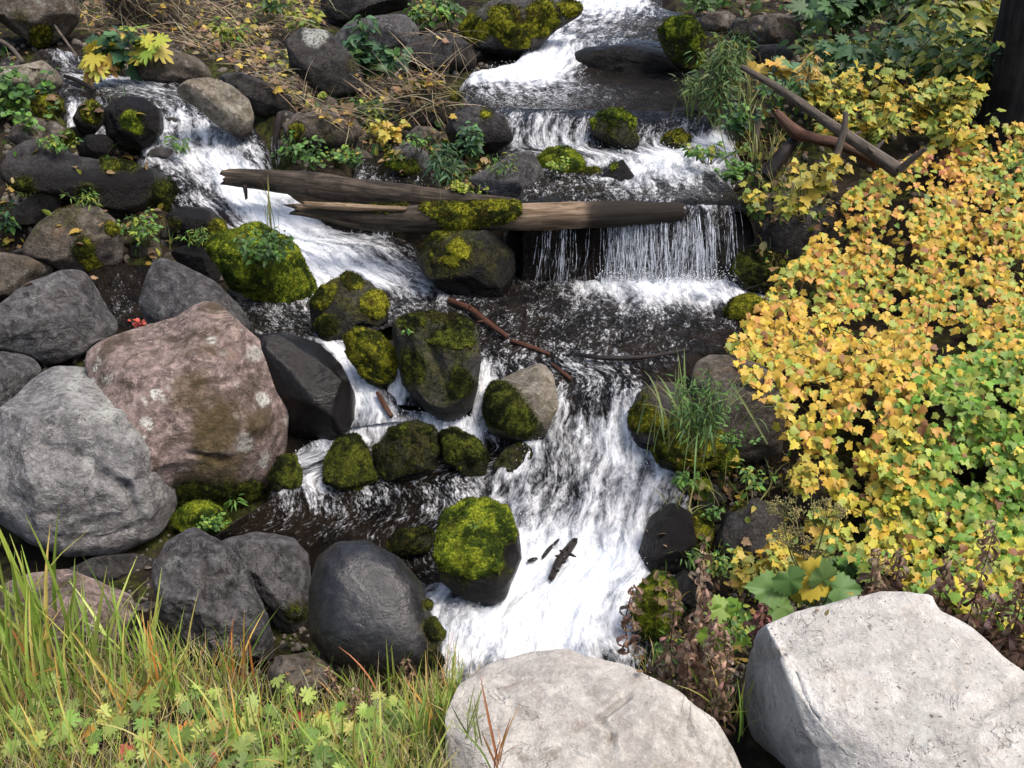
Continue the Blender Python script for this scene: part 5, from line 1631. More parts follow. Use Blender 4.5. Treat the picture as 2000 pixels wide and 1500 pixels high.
def meadow():
    pl = Plant('grass', 'x', 'x', (0, 0, 0), single=True)
    pl.L = []
    VV, FF, CC, off = [], [], [], 0
    pts = bush_leaves(GCOVER, 11500, -.5, 3, 120)
    for u, v in pts:
        p = P(u, v) - np.array([0, 0, .03])
        t = up_dir(.55)
        r = rnd.random()
        far = smooth(1500, 1280, v)
        k = rnd.choice(('blade_a', 'blade_b', 'blade_c', 'straw', 'straw_b'))
        size = rnd.uniform(.05, .15 + .10 * far) * (1.3 if 'straw' in k else 1)
        c = rnd.choice(GB) if r < .66 else (rnd.choice(GY) if r < .93 else ((.30, .2, .1) if r < .97 else rnd.choice(GO)))
        if 'straw' in k:
            c = rnd.choice([(.42, .34, .18), (.5, .44, .26), (.3, .22, .12)])
        vv, ff = TPL[k]
        VV.append((vv * size * np.array([.8, 1, 1])) @ frame(t, perp(t)).T + p)
        FF.append(ff + off)
        CC.append(np.repeat(np.array([jcol(c)]), len(vv), 0))
        off += len(vv)
    me = mesh_np('grass', np.concatenate(VV), np.concatenate(FF))
    attr(me, 'Col', np.clip(np.concatenate(CC), 0, 1))
    o = link('grass', me, LEAF)
    o.color = (0, 0, 0, 1)
    tag(o, kind='stuff')


meadow()
tuft('tallest green grass tuft standing before the light grey boulder', 105, 1310, 950, 18, 22, GB + GB[:2], .16)
tuft('dense green grass tuft at the picture edge beside the tallest one', 30, 1330, 1050, 26, 32, GB + GB + GY[:1] + GO[:1], .2)
tuft('lower yellowing grass tuft in front of the low pinkish stone', 70, 1390, 1130, 40, 45, GB + GY[:1], .3)
tuft('green grass tuft growing in front of the pinkish stone end', 190, 1320, 1060, 22, 22, GB, .28)
tuft('thin green grass tuft reaching up to the knobby grey boulder', 285, 1330, 1110, 26, 26, GB + GY[:1], .22)
tuft('yellow and green grass tuft before the grey lumpy boulder', 235, 1410, 1200, 24, 26, GY + GB[:2] + GO[:1], .25)
tuft('upright green grass tuft with golden blades before the dark lumpy boulder', 345, 1370, 1160, 22, 22, GB + GY[:1] + GO[:1], .22)
tuft('short bright green grass tuft beside the orange one', 405, 1350, 1190, 16, 14, GB + GY[:1], .26)
tuft('orange grass tuft glowing in front of the dark lumpy boulder', 470, 1340, 1150, 16, 14, GO + GO + GB[:1], .22)
tuft('thin reddish grass tuft before the smooth black boulder', 690, 1345, 1160, 16, 30, GB + [(.3, .13, .07), (.35, .2, .08)], .22, kinds=('blade_a', 'straw', 'straw_b', 'blade_b'))
tuft('green grass tuft with red tips in front of the smooth black boulder', 770, 1360, 1180, 22, 26, GB + GB + [(.35, .15, .07)], .26)
tuft('thick leaning grass tuft beside the warm grey flat boulder', 850, 1450, 1270, 70, 30, GB + GB + GY, .34)
tuft('olive grass tuft at the lower picture edge near the flat boulder', 745, 1530, 1370, 50, 40, GB + GY[:2], .35)
tuft('pale green grass tuft growing among the red leaves', 590, 1500, 1330, 30, 30, GB + GY[:1], .3)
tuft('yellow green grass tuft in the middle of the meadow', 480, 1470, 1290, 30, 26, GB + GY, .28)
tuft('pale straw grass tuft at the lower picture edge', 330, 1530, 1390, 34, 40, GY + [(.5, .44, .26)] + GB[:1], .45)
tuft('bright green grass tuft near the lower picture corner', 60, 1510, 1350, 36, 46, GB + GY[:1], .35)
tuft('small grass tuft with a red blade on the warm grey flat boulder', 970, 1490, 1290, 7, 12, [(.30, .10, .05), (.4, .2, .07), (.14, .18, .05)], .22, D=2.14)
tuft('thin dark grass tuft against the edge of the warm grey flat boulder', 920, 1440, 1310, 9, 10, [(.14, .18, .05), (.2, .24, .07)], .28, D=2.28)


def geranium(label, u, v, n, spread, cols, size=.055, D=None, name='geranium', kind='palm', hmax=.10, cat='plant', group=None, flat=.8):
    b = P(u, v, D)
    dist = np.linalg.norm(b - CAM)
    pl = Plant(name, label, cat, b, group)
    pl.stemcol = (.12, .13, .04)
    for i in range(int(n * 1.5)):
        off = np.array([rnd.gauss(0, spread), rnd.gauss(0, spread * .8), 0]) * dist / FPX
        h = rnd.uniform(.02, hmax)
        p = b + off + np.array([0, 0, h])
        a = rnd.uniform(0, 6.28)
        t = np.array([math.cos(a), math.sin(a) - .3, rnd.gauss(-.1, .2)])
        nor = np.array([rnd.gauss(0, .3), rnd.gauss(-.35, .3), flat])
        pl.leaf(kind, p, t, nor, size * rnd.uniform(.6, 1.15), jcol(rnd.choice(cols)))
        pl.stem([b + off * .35 - [0, 0, .03], b + off * .8 + [0, 0, h * .7], p], np.array([.0016, .0014, .001]) * dist / 3)
    pl.finish(80, 10)
    return pl


GG = [(.19, .29, .055), (.27, .36, .075), (.13, .21, .045), (.36, .42, .10)]
for k, (u, v, n, sp, lab) in enumerate([(80, 1400, 16, 36, 'pale green lobed geranium near the picture edge'), (180, 1450, 18, 48, 'low green geranium between the grass tufts by the corner'),
                                        (270, 1390, 18, 40, 'light green geranium under the thin grass'), (400, 1430, 22, 46, 'broad green geranium patch in the middle of the meadow'),
                                        (420, 1500, 22, 50, 'dark green geranium at the lower picture edge'), (540, 1420, 20, 44, 'green geranium beside the red leaf'),
                                        (560, 1505, 20, 50, 'bright green geranium at the lower edge near the middle'), (680, 1440, 24, 44, 'green geranium patch before the brown seed stalks'),
                                        (760, 1420, 20, 36, 'lush green geranium next to the thick leaning grass'), (640, 1510, 20, 44, 'pale green geranium at the lower edge beside olive grass'),
                                        (20, 1480, 18, 44, 'green geranium in the lower picture corner'), (300, 1500, 18, 44, 'grey green geranium among pale straw')]):
    geranium(lab, u, v, n, sp, GG, .050)
for u, v, c, lab, s in [(578, 1398, (.42, .035, .04), 'crimson lobed leaf in the meadow', .05), (358, 1418, (.62, .26, .05), 'bright orange lobed leaf low in the meadow', .06), (228, 1340, (.48, .07, .06), 'small red leaf beside the golden grass blades', .03),
                        (470, 1385, (.52, .12, .06), 'red orange leaf standing near the orange grass tuft', .045), (630, 1395, (.62, .30, .06), 'yellow orange lobed leaf near the crimson one', .055),
                        (60, 1345, (.52, .17, .08), 'dull orange leaf in the dense grass at the picture edge', .05), (250, 1458, (.50, .08, .06), 'red leaf lying by the lower straw', .045),
                        (170, 1425, (.60, .32, .06), 'orange yellow leaf between geraniums', .05), (410, 1475, (.5, .10, .09), 'pinkish red leaf at the lower edge', .04), (465, 1445, (.58, .42, .06), 'yellow leaf under the yellow green grass tuft', .05)]:
    h = P(u, v, float(Dv(v)) - .10)
    o = link('fallen_leaf', leaf_mesh('palm'))
    R = frame(np.array([rnd.uniform(-.6, .6), -.8, -.4]), np.array([rnd.uniform(-.3, .3), -.75, .6])) * s
    M = Matrix.Identity(4)
    for a in range(3):
        for b in range(3):
            M[a][b] = R[a, b]
        M[a][3] = h[a]
    o.matrix_basis = M
    o.color = (*c, 1)
    tag(o, lab, 'leaf', 'red and orange leaves in the meadow')


def herb(label, u, v, vtop, wpx, n, kind, lpx, cols, D=None, per=14, lean=None, name='plant', cat='plant', droop=-.25, stemc=(.09, .11, .035), pull=.05, group=None, most=130, whorl=True):
    """leafy stems rising from one foot; sizes given as they show in the photograph"""
    if D is None:
        h, nn = hit(u, v)
        b = h - unit(h - CAM) * pull
    else:
        b = P(u, v, D)
    dist = np.linalg.norm(b - CAM)
    m = dist / FPX
    H = (v - vtop) * m / .95
    pl = Plant(name, label, cat, b - [0, 0, .01], group)
    pl.stemcol = stemc
    for s in range(n):
        dx, dy = rnd.gauss(0, .5) * wpx * m, rnd.gauss(0, .4) * wpx * m
        top = b + np.array([dx, dy - .04, H * rnd.uniform(.55, 1.0)])
        if lean:
            top = top + np.array([lean * m, 0, 0])
        foot = b + np.array([dx * .25, dy * .3, 0])
        mid = (foot + top) / 2 + np.array([rnd.gauss(0, .1), rnd.gauss(0, .1), .1]) * H * .4
        path = cr(np.array([foot, mid, top]), np.linspace(0, 2, 8))
        pl.stem(path, np.linspace(.0032, .0012, 8) * max(.6, min(1.6, dist / 6)))
        for j in range(per):
            t = rnd.uniform(.25, 1) ** .8
            p = cr(np.array([foot, mid, top]), np.array([t * 2]))[0]
            a = rnd.uniform(0, 6.28)
            tip = np.array([math.cos(a), math.sin(a) - .25, rnd.gauss(droop, .3)])
            nor = np.array([rnd.gauss(0, .3), rnd.gauss(-.45, .3), .8])
            pl.leaf(kind, p + unit(tip) * lpx * m * rnd.uniform(.1, .5), tip, nor, lpx * m * rnd.uniform(.6, 1.15) * (1.15 - .45 * t), jcol(rnd.choice(cols)))
    pl.finish(most, 9)
    return pl


DG = [(.035, .085, .025), (.05, .11, .03), (.07, .145, .035)]
BG = [(.08, .18, .03), (.12, .24, .04), (.055, .13, .03)]
YG = [(.24, .27, .04), (.34, .32, .05), (.16, .22, .04)]
BL = [(.05, .12, .055), (.075, .16, .07), (.04, .09, .045)]
# plants on rocks and banks of the stream
herb('leafy dark green plant crowning the bright mossy boulder', 515, 520, 440, 62, 16, 'oval', 20, DG + BG[:1], per=13)
tuft('few thin grass stems rising from the leafy mossy boulder', 532, 450, 330, 9, 6, [(.16, .2, .05), (.22, .24, .07)], .06, D=6.95, kinds=('straw', 'blade_d'))
herb('bright green plant on the yellow mossy stone by the wet black rock', 285, 480, 415, 40, 12, 'oval', 15, BG + YG[:1], per=12)
tuft('pale green grass tuft hanging beside that bright green plant', 330, 470, 420, 16, 26, YG + [(.3, .27, .1)], .5)
herb('rounded clover like plant patch at the picture edge', 28, 240, 155, 70, 26, 'round', 20, BG + BG + DG, per=10, D=9.3, name='clover_patch')
herb('small clover sprigs below the clover patch near the mossy edge', 75, 262, 215, 40, 8, 'round', 14, BG, per=8)
herb('tall nettle with pointed leaves before the grey boulder', 712, 160, 42, 22, 5, 'oval', 30, DG + BL, per=18, D=10.6, name='nettle')
herb('broad leaved green plant at the foot of the nettle', 735, 150, 85, 70, 12, 'maple', 30, BL + DG, per=7, D=10.7)
herb('upright green herb on the middle bank beside the dark wet boulder', 925, 320, 230, 20, 6, 'oval', 20, BL + BG[:1], per=16, D=8.25)
herb('bushy green herb growing behind the long log', 865, 365, 282, 34, 9, 'lance', 26, BL + DG, per=18, D=7.72)
tuft('bright green grass tuft behind the long log', 880, 382, 325, 22, 40, BG + YG[:1] + GB[:2], .35, D=7.58)
herb('low bright moss herb along the back of the log', 900, 384, 350, 50, 12, 'round', 10, [(.2, .26, .03), (.26, .28, .03)], per=10, D=7.5)
herb('yellow leaved sapling on the middle bank', 760, 285, 225, 50, 8, 'maple', 20, [(.45, .38, .05), (.36, .36, .06), (.5, .33, .06)], per=7, D=8.8)
herb('green creeping plant on the mossy brown block', 600, 330, 262, 44, 10, 'oval', 17, BG + DG, per=10, D=8.3)
herb('small green sprigs beside the mossy dark stones behind the log', 690, 330, 290, 34, 8, 'round', 12, BG, per=8, D=8.1)
herb('low leafy sprigs on the green moss cushion', 1090, 340, 305, 40, 8, 'round', 9, [(.16, .25, .03), (.22, .27, .03)], per=8)
herb('thin sprig on the dark upright boulder', 628, 150, 105, 18, 4, 'oval', 14, DG, per=8, D=10.1)
for u, v, vt, w, n, k, lp, cols, lab in [
        (560, 320, 270, 30, 8, 'oval', 14, BG + DG, 'green sprigs beside the dark broken stake'), (655, 325, 285, 40, 9, 'round', 12, BG + YG[:1], 'round leaved sprigs at the foot of the mossy stone block'),
        (735, 245, 195, 30, 7, 'oval', 16, YG + DG, 'yellow green herb amid the dry roots of the middle bank'), (815, 300, 255, 26, 6, 'oval', 12, BG, 'small herb beside the flat brown stone'),
        (975, 350, 300, 26, 6, 'lance', 16, BG + YG[:1], 'grassy herb beside the angular dark rock'), (350, 300, 262, 20, 5, 'oval', 12, BG, 'little green plant on the far edge of the left fall'),
        (110, 300, 262, 40, 8, 'oval', 13, BG + YG[:1], 'bright sprigs on the ledge of the long wet boulder'), (50, 385, 350, 36, 8, 'lance', 13, YG + BG, 'mossy sprigs below the long wet boulder'),
        (170, 400, 370, 36, 8, 'lance', 13, YG + BG, 'yellow green sprigs hanging from the long wet boulder'), (385, 480, 440, 40, 10, 'lance', 15, BG + YG[:1], 'grassy sprigs between the black wet rock and the left fall'),
        (20, 460, 400, 30, 7, 'oval', 16, BG + BL, 'green plant at the picture edge below the small flat stone'), (700, 235, 190, 26, 6, 'oval', 14, DG + YG[:1], 'dim herb below the dark upright boulder'),
        (560, 140, 100, 40, 8, 'oval', 16, YG + DG, 'herb in the straw before the pale capped boulder'), (460, 90, 40, 50, 9, 'oval', 18, YG + BG[:1], 'yellow green weeds standing in the straw')]:
    herb(lab, u, v, vt, w, n, k, lp, cols, per=10)
tuft('green grass tuft on the bank of the upper pool', 1430, 250, 130, 26, 26, [(.12, .18, .04), (.2, .24, .06)], .3, D=8.6)
tuft('tall grass tuft under the tip of the long bare branch', 1460, 190, 90, 24, 24, [(.16, .2, .05), (.3, .28, .1)], .3, D=9.3)
tuft('grass tuft hanging over the ledge at the upper pool', 1365, 230, 150, 22, 22, [(.1, .17, .04), (.16, .22, .05)], .45, D=8.9)
tuft('yellowing grass tuft around the short wooden post', 1495, 310, 220, 26, 26, [(.3, .28, .08), (.2, .24, .06)], .4, D=8.0)
tuft('grass tuft in the hollow beside the dark rotten root', 1520, 370, 300, 20, 24, [(.14, .2, .05), (.26, .26, .08)], .4, D=7.5)
# right bank of the upper pool
herb('feathery green tall plant on the bank of the upper pool', 1400, 240, 95, 46, 16, 'lance', 24, DG + [(.10, .15, .04), (.13, .17, .05)], per=26, D=8.7)
herb('soft green herb leaning over the upper pool', 1375, 205, 150, 60, 8, 'lance', 20, [(.11, .17, .045), (.08, .13, .04)], per=22, lean=-30, D=9.2)
herb('fern like green herb on the bank beside the rounded stone', 1425, 150, 70, 36, 10, 'lance', 22, DG + YG[:1], per=18, D=10.2)
herb('leafy bush with small green leaves below the short post', 1440, 275, 200, 60, 16, 'round', 15, BG + BL, per=12, D=8.35)
herb('green herb overhanging the foam beside the rough pool', 1385, 320, 275, 50, 10, 'oval', 17, BG + YG[:1], per=11, D=8.0)
herb('bright small leaved plant on the brink of the main fall', 1430, 360, 310, 50, 12, 'round', 14, BG, per=11, D=7.55)
herb('yellow and green sprigs trailing beside the main fall', 1470, 430, 360, 40, 9, 'maple', 18, YG + [(.5, .36, .05)], per=7, D=7.25)
herb('yellow leaved sapling in the hollow under the branches', 1570, 400, 300, 70, 11, 'maple', 24, [(.5, .36, .05), (.42, .36, .06), (.28, .3, .06)], per=8, D=7.0)
herb('drooping yellow sprig over the dark hollow', 1545, 430, 375, 34, 6, 'maple', 22, [(.46, .40, .05), (.3, .33, .06)], per=6, D=6.9)
herb('big leaved pale green plant behind the yellow spike', 1660, 150, 85, 75, 9, 'palm', 38, [(.07, .14, .06), (.10, .18, .075)], per=4, D=9.6, droop=-.1)
herb('large leaved green plant at the upper picture edge', 1600, 60, 0, 60, 6, 'palm', 36, [(.05, .11, .04), (.08, .15, .05)], per=4, D=11.5, droop=-.1)
herb('withered yellow fireweed spike on the far bank', 1565, 190, 88, 10, 3, 'lance', 26, [(.48, .33, .08), (.38, .24, .07)], per=26, D=8.9, droop=-.5)
herb('pale green broad leaves under the yellow spike', 1590, 165, 120, 60, 8, 'palm', 34, [(.10, .19, .09), (.14, .24, .10)], per=4, D=9.3)
herb('curled yellow leaf plant behind the branch tip', 1500, 150, 118, 18, 3, 'maple', 34, [(.55, .36, .06)], per=4, D=9.3)
herb('green shoots beside the yellow curled leaf', 1520, 200, 150, 60, 12, 'oval', 18, BG + BL, per=10, D=8.8)
# beside the chute
tuft('tall feathery grass on the mossy flank beside the chute', 1350, 860, 670, 44, 50, [(.10, .16, .05), (.14, .2, .06), (.2, .24, .08)], .3, D=4.58, kinds=('blade_a', 'blade_b', 'blade_c', 'straw'), single=60)
herb('leafy green plant among the feathery grass beside the chute', 1365, 880, 720, 50, 20, 'lance', 24, BG + DG, per=20, D=4.55)
herb('small green plant hanging below the brown grey boulder', 1430, 880, 820, 40, 7, 'oval', 13, BG, per=10, D=4.5)
tuft('dry pale grass tuft on the bank beside the black wet rock', 1480, 985, 880, 24, 80, [(.3, .29, .09), (.38, .34, .14), (.22, .25, .07)], .4, D=4.45, kinds=('straw', 'straw_b', 'blade_c'), single=60)
tuft('trailing grass blades over the yellow moss cushion', 1330, 1020, 900, 12, 14, [(.3, .28, .09), (.18, .2, .06)], .2, D=4.4, kinds=('straw', 'blade_c'))
herb('small green sprigs between the moss cushion and the bare boulder', 1390, 1020, 975, 30, 8, 'oval', 12, BG, per=9, D=4.35)
herb('tiny green plant rooted at the foot of the pinkish boulder', 463, 985, 950, 14, 3, 'lance', 22, BG, per=7, pull=.03)
herb('leafy cushion plant on the small mossy stone', 425, 1035, 992, 36, 14, 'round', 9, BG + [(.2, .27, .04)], per=11)
herb('small green tuft on the moss of the basin boulder', 925, 1030, 1000, 14, 4, 'lance', 12, BG, per=6)
herb('red leaved sprig behind the pinkish boulder', 275, 632, 616, 14, 3, 'round', 12, [(.4, .06, .04)], per=4, D=5.6)
herb('tiny sprig on the cracked dark boulder', 793, 655, 635, 8, 2, 'oval', 12, BG, per=5, pull=.02)
for u, v, vt, w, n, k, lp, cols, D, lab in [
        (1400, 1130, 1060, 50, 9, 'oval', 18, BG + YG[:1], 4.0, 'green herb between the bare boulder and the black wet stone'), (1350, 1100, 1040, 34, 8, 'lance', 22, BG + DG, 4.12, 'narrow leaved herb at the edge of the white basin'),
        (1455, 1150, 1070, 50, 8, 'maple', 24, [(.5, .36, .05), (.45, .40, .06), (.3, .3, .06)], 3.8, 'yellow leaved sprigs behind the broad cow parsnip leaves'), (1520, 1110, 1040, 50, 9, 'maple', 24, [(.52, .36, .05), (.5, .42, .06), (.24, .28, .06)], 3.85, 'yellow sprigs at the foot of the seed heads'),
        (1440, 1240, 1150, 50, 10, 'oval', 20, BG + YG[:1], 3.15, 'low green plant under the broad cow parsnip leaves'), (1300, 1290, 1220, 30, 8, 'lance', 24, BG, 3.25, 'green shoots between the dry stalks and the flat boulder'),
        (1560, 1180, 1110, 60, 10, 'round', 18, BG + BL, 3.4, 'round leaved green plant beside the yellowing cow parsnip leaf'), (1660, 1140, 1070, 60, 10, 'maple', 24, BG + YG, 3.5, 'green and yellow sprigs above the top of the speckled boulder'),
        (1480, 950, 900, 50, 8, 'oval', 16, BG + YG[:1], 4.5, 'small green herb behind the dry pale grass'), (1560, 960, 890, 50, 8, 'maple', 22, [(.5, .36, .05), (.45, .40, .06)], 4.4, 'sparse yellow sprigs over the dark brown stone'),
        (1620, 1060, 985, 60, 9, 'maple', 24, [(.5, .38, .05), (.36, .36, .06), (.2, .27, .05)], 3.9, 'yellow green sprigs right behind the seed heads'), (1330, 960, 905, 26, 7, 'oval', 15, BG, 4.5, 'green plant hanging over the edge of the chute')]:
    herb(lab, u, v, vt, w, n, k, lp, cols, per=9, D=D)
tuft('green grass tuft in the gap between the pale boulders', 1420, 1400, 1250, 22, 22, GB + GY[:1], .3, D=2.7)
tuft('thin yellow grass tuft at the brim of the warm grey flat boulder', 1265, 1300, 1230, 12, 16, GY + GB[:2], .4, D=3.05)
tuft('green grass tuft against the bare dark boulder', 1390, 1110, 1030, 16, 20, GB, .35, D=4.05)
# top of the picture
herb('big leaved plant with bright lime leaves hanging over the left fall', 300, 130, 58, 40, 5, 'palm', 38, [(.36, .42, .05), (.24, .36, .05), (.48, .42, .06)], per=3, D=10.55, droop=-.3)
herb('dark green leaves between the lime and the yellow big leaves', 245, 150, 60, 44, 8, 'maple', 30, BL + DG, per=6, D=10.6)
herb('plant with yellow and withered leaves drooping to the left fall', 198, 160, 82, 26, 6, 'palm', 34, [(.5, .4, .05), (.38, .38, .06), (.45, .26, .08)], per=3, D=10.5, droop=-.7)
for u, v, vt, w, n, cols, lab in [(880, 55, 0, 40, 8, BG + DG, 'green bush between the dark block and the mossy broad boulder'), (820, 60, 5, 60, 10, BG + YG[:1], 'leafy growth behind the grey boulder at the upper edge'),
                                  (600, 70, 20, 50, 7, YG, 'yellowing sprigs beside the pale capped boulder'), (525, 40, -20, 50, 8, YG + DG, 'yellow green saplings at the upper edge'),
                                  (1380, 30, -20, 60, 10, DG + BG, 'dark green undergrowth at the upper edge past the top fall')]:
    herb(lab, u, v, vt, w, n, 'oval', 20, cols, per=12, D=float(Dv(v)) - .2)


def thicket():
    """shrubs of the far right bank, each with its own stems and leaves"""
    sh = [((1700, 120), 130, 'dim green shrub behind the pale broad leaves', DG + YG[:1] + [(.10, .13, .03)], 'oval', 30), ((1800, 90), 120, 'yellow green shrub under the trees', YG + DG + [(.3, .3, .05)], 'oval', 34),
          ((1880, 150), 100, 'olive shrub next to the dark trunk', YG + DG, 'oval', 30), ((1760, 20), 150, 'dark twiggy shrub at the upper edge', DG + [(.06, .08, .025)], 'oval', 26), ((1900, 40), 110, 'yellowish shrub at the upper edge beside the trunk', YG + [(.4, .34, .05)], 'oval', 30),
          ((1640, 20), 70, 'dark green shrub above the broad leaved plants', DG + BG[:1], 'maple', 26)]
    for (u, v), w, lab, cols, kind, lp in sh:
        D = float(Dv(v + 60)) - .3
        herb(lab, u, v + 60, v - 60, w, 30, kind, lp, cols, per=12, D=D, name='shrub', cat='shrub', most=240, stemc=(.06, .045, .03))
    ys = [((1640, 185), 60, 'loose golden sprigs behind the long bare branch', 17), ((1720, 190), 70, 'golden bush behind the upper half of the long branch', 19), ((1640, 250), 60, 'golden leaves under the long branch', 17),
          ((1790, 215), 70, 'yellow leaved bush between the long branch and the trunk', 19), ((1900, 160), 60, 'bright yellow sapling in front of the trunk', 27), ((1860, 215), 60, 'yellow sapling at the foot of the trunk', 23), ((1700, 250), 50, 'yellow sprigs above the dark hollow', 19),
          ((1590, 200), 50, 'thin yellow sprigs near the branch tip', 16), ((1840, 270), 60, 'yellow leaves above the great bush', 20)]
    for (u, v), w, lab, lp in ys:
        herb(lab, u, v + 45, v - 45, w, 17, 'maple', lp, [(.55, .38, .045), (.50, .42, .06), (.32, .34, .06), (.2, .26, .05)], per=8, D=float(Dv(v + 45)) - .35, name='sapling', cat='sapling', most=140, stemc=(.07, .05, .03))


thicket()


def straw_bank():
    """dead straw lying on the upper left bank"""
    VV, FF, CC, off = [], [], [], 0
    poly = [(150, -30), (640, -30), (640, 60), (560, 60), (560, 150), (640, 220), (700, 230), (690, 260), (600, 230), (500, 160), (420, 120), (330, 90), (250, 80), (150, 60)]
    pts = bush_leaves(poly, 2300, -.6, 9, 60)
    pts = np.concatenate([pts, bush_leaves([(700, 110), (790, 100), (900, 190), (880, 240), (760, 230), (700, 200)], 420, -.6, 4, 40), bush_leaves([(800, 0), (900, 0), (890, 90), (830, 90)], 120, -.6, 4, 40),
                          bush_leaves([(1690, 120), (1850, 110), (1900, 170), (1760, 190)], 260, -.6, 4, 40)])
    for u, v in pts:
        h, n = hit(u, v)
        p = h + np.array([0, -.02, .02 + abs(rnd.gauss(0, .05))])
        a = rnd.gauss(.55, .75) + (math.pi if rnd.random() < .5 else 0)
        t = np.array([math.cos(a), rnd.gauss(-.2, .4), -math.sin(a) * .6 + rnd.gauss(.0, .25)])
        k = rnd.choice(('straw', 'straw_b', 'blade_b', 'straw'))
        s = rnd.uniform(.15, .55)
        c = rnd.choice([(.24, .18, .11), (.33, .26, .16), (.17, .12, .075), (.46, .38, .24), (.09, .062, .04), (.12, .115, .045)])
        if rnd.random() < .25:
            k, s, c = rnd.choice(('oval', 'curl', 'maple', 'lance')), rnd.uniform(.05, .1), rnd.choice([(.5, .36, .05), (.22, .13, .07), (.3, .2, .1)])
        vv, ff = TPL[k]
        w = np.array([1.3 if 'straw' in k else .35 if 'blade' in k else 1, 1, 1])
        VV.append((vv * s * w) @ frame(t, np.array([rnd.gauss(0, .4), -.6, .7])).T + p)
        FF.append(ff + off)
        CC.append(np.repeat(np.array([jcol(c)]), len(vv), 0))
        off += len(vv)
    me = mesh_np('dead_straw', np.concatenate(VV), np.concatenate(FF))
    attr(me, 'Col', np.clip(np.concatenate(CC), 0, 1))
    o = link('dead_straw', me, LEAF)
    o.color = (0, 0, 0, 1)
    tag(o, kind='stuff')


straw_bank()


def litter():
    """fallen leaves and weeds on the banks"""
    VV, FF, CC, off = [], [], [], 0
    areas = [([(1230, 880), (1620, 900), (1700, 1160), (1400, 1330), (1230, 1330)], 1500, 0), ([(1350, -40), (1960, -40), (1960, 240), (1440, 330), (1420, 240)], 2600, 1), ([(560, 190), (900, 200), (1000, 400), (700, 330)], 1700, 0),
             ([(0, 90), (330, 120), (340, 560), (0, 560)], 1000, 0), ([(560, 1270), (860, 1290), (880, 1360), (560, 1380)], 500, 2), ([(1440, 330), (1640, 320), (1600, 560), (1480, 520)], 600, 0)]
    areas += [([(1960, -40), (2600, -60), (2600, 240), (1960, 240)], 900, 1), ([(-400, -40), (0, -40), (0, 700), (-400, 700)], 900, 1)]
    for poly, n, typ in areas:
        for u, v in bush_leaves(poly, n, -.3, 5, 70):
            h, nn = hit(u, v)
            if nn[2] < .35 or hit_name(u, v).split('.')[0] in ('water', 'spray', 'falling_water', 'foliage', 'leaf') or (hit_name(u, v).startswith('boulder') and rnd.random() < .9):
                continue
            p = h + np.array([0, -.005, .008 + abs(rnd.gauss(0, .012))])
            r = rnd.random()
            m = np.linalg.norm(h - CAM) / FPX
            if r < .45:
                k, s, c = rnd.choice(('oval', 'curl', 'maple')), rnd.uniform(9, 20) * m, rnd.choice([(.16, .10, .05), (.24, .15, .07), (.10, .065, .035), (.40, .29, .05)])
                t = np.array([rnd.gauss(0, 1), rnd.gauss(0, 1), 0])
                nr = np.array([rnd.gauss(0, .4), rnd.gauss(-.3, .4), 1])
            else:
                k, s = rnd.choice(('blade_b', 'blade_c', 'oval', 'round', 'straw_b')), rnd.uniform(12, 44) * m
                if k in ('oval', 'round'):
                    s *= .45
                c = rnd.choice(DG + BG + YG[:2] + ([(.3, .24, .1)] * 2 if typ != 1 else []))
                t = up_dir(.8)
                nr = perp(t)
            vv, ff = TPL[k]
            VV.append((vv * s) @ frame(t, nr).T + p)
            FF.append(ff + off)
            CC.append(np.repeat(np.array([jcol(c)]), len(vv), 0))
            off += len(vv)
    me = mesh_np('undergrowth', np.concatenate(VV), np.concatenate(FF))
    attr(me, 'Col', np.clip(np.concatenate(CC), 0, 1))
    o = link('undergrowth', me, LEAF)
    o.color = (0, 0, 0, 1)
    tag(o, kind='stuff')


litter()


# ---------------------------------------------------------------- dry stalks, seed heads and big leaves by the pale boulder
BR = [(.24, .15, .10), (.33, .22, .145), (.15, .09, .06), (.40, .28, .19)]
PU = [(.13, .045, .05), (.19, .07, .065), (.22, .13, .09)]


def dry_stalk(label, u, v, vtop, D, n=46, cols=BR, wpx=26, lean=0, lpx=26):
    b = P(u, v, D)
    m = np.linalg.norm(b - CAM) / FPX
    H = (v - vtop) * m / .92
    pl = Plant('dry_stalk', label, 'dry stalk', b, 'dry brown stalks with curled leaves')
    pl.stemcol = (.13, .075, .05)
    top = b + np.array([lean * m, -.03, H])
    path = cr(np.array([b, (b + top) / 2 + [rnd.gauss(0, .01), 0, 0], top]), np.linspace(0, 2, 8))
    pl.stem(path, np.linspace(.004, .0016, 8))
    for i in range(int(n * 1.6)):
        t = rnd.uniform(.08, 1)
        p = cr(np.array([b, (b + top) / 2, top]), np.array([2 * t]))[0]
        a = rnd.uniform(0, 6.28)
        tip = np.array([math.cos(a), math.sin(a), rnd.gauss(-.3, .5)])
        r = wpx * m * (1.1 - .7 * t)
        pl.leaf('curl', p + unit(tip) * r * rnd.uniform(0, .6), tip, np.array([rnd.gauss(0, .6), rnd.gauss(0, .6), 1]), lpx * m * rnd.uniform(.7, 1.5) * (1.2 - .5 * t), jcol(rnd.choice(cols), .2))
    pl.finish(100, 9)


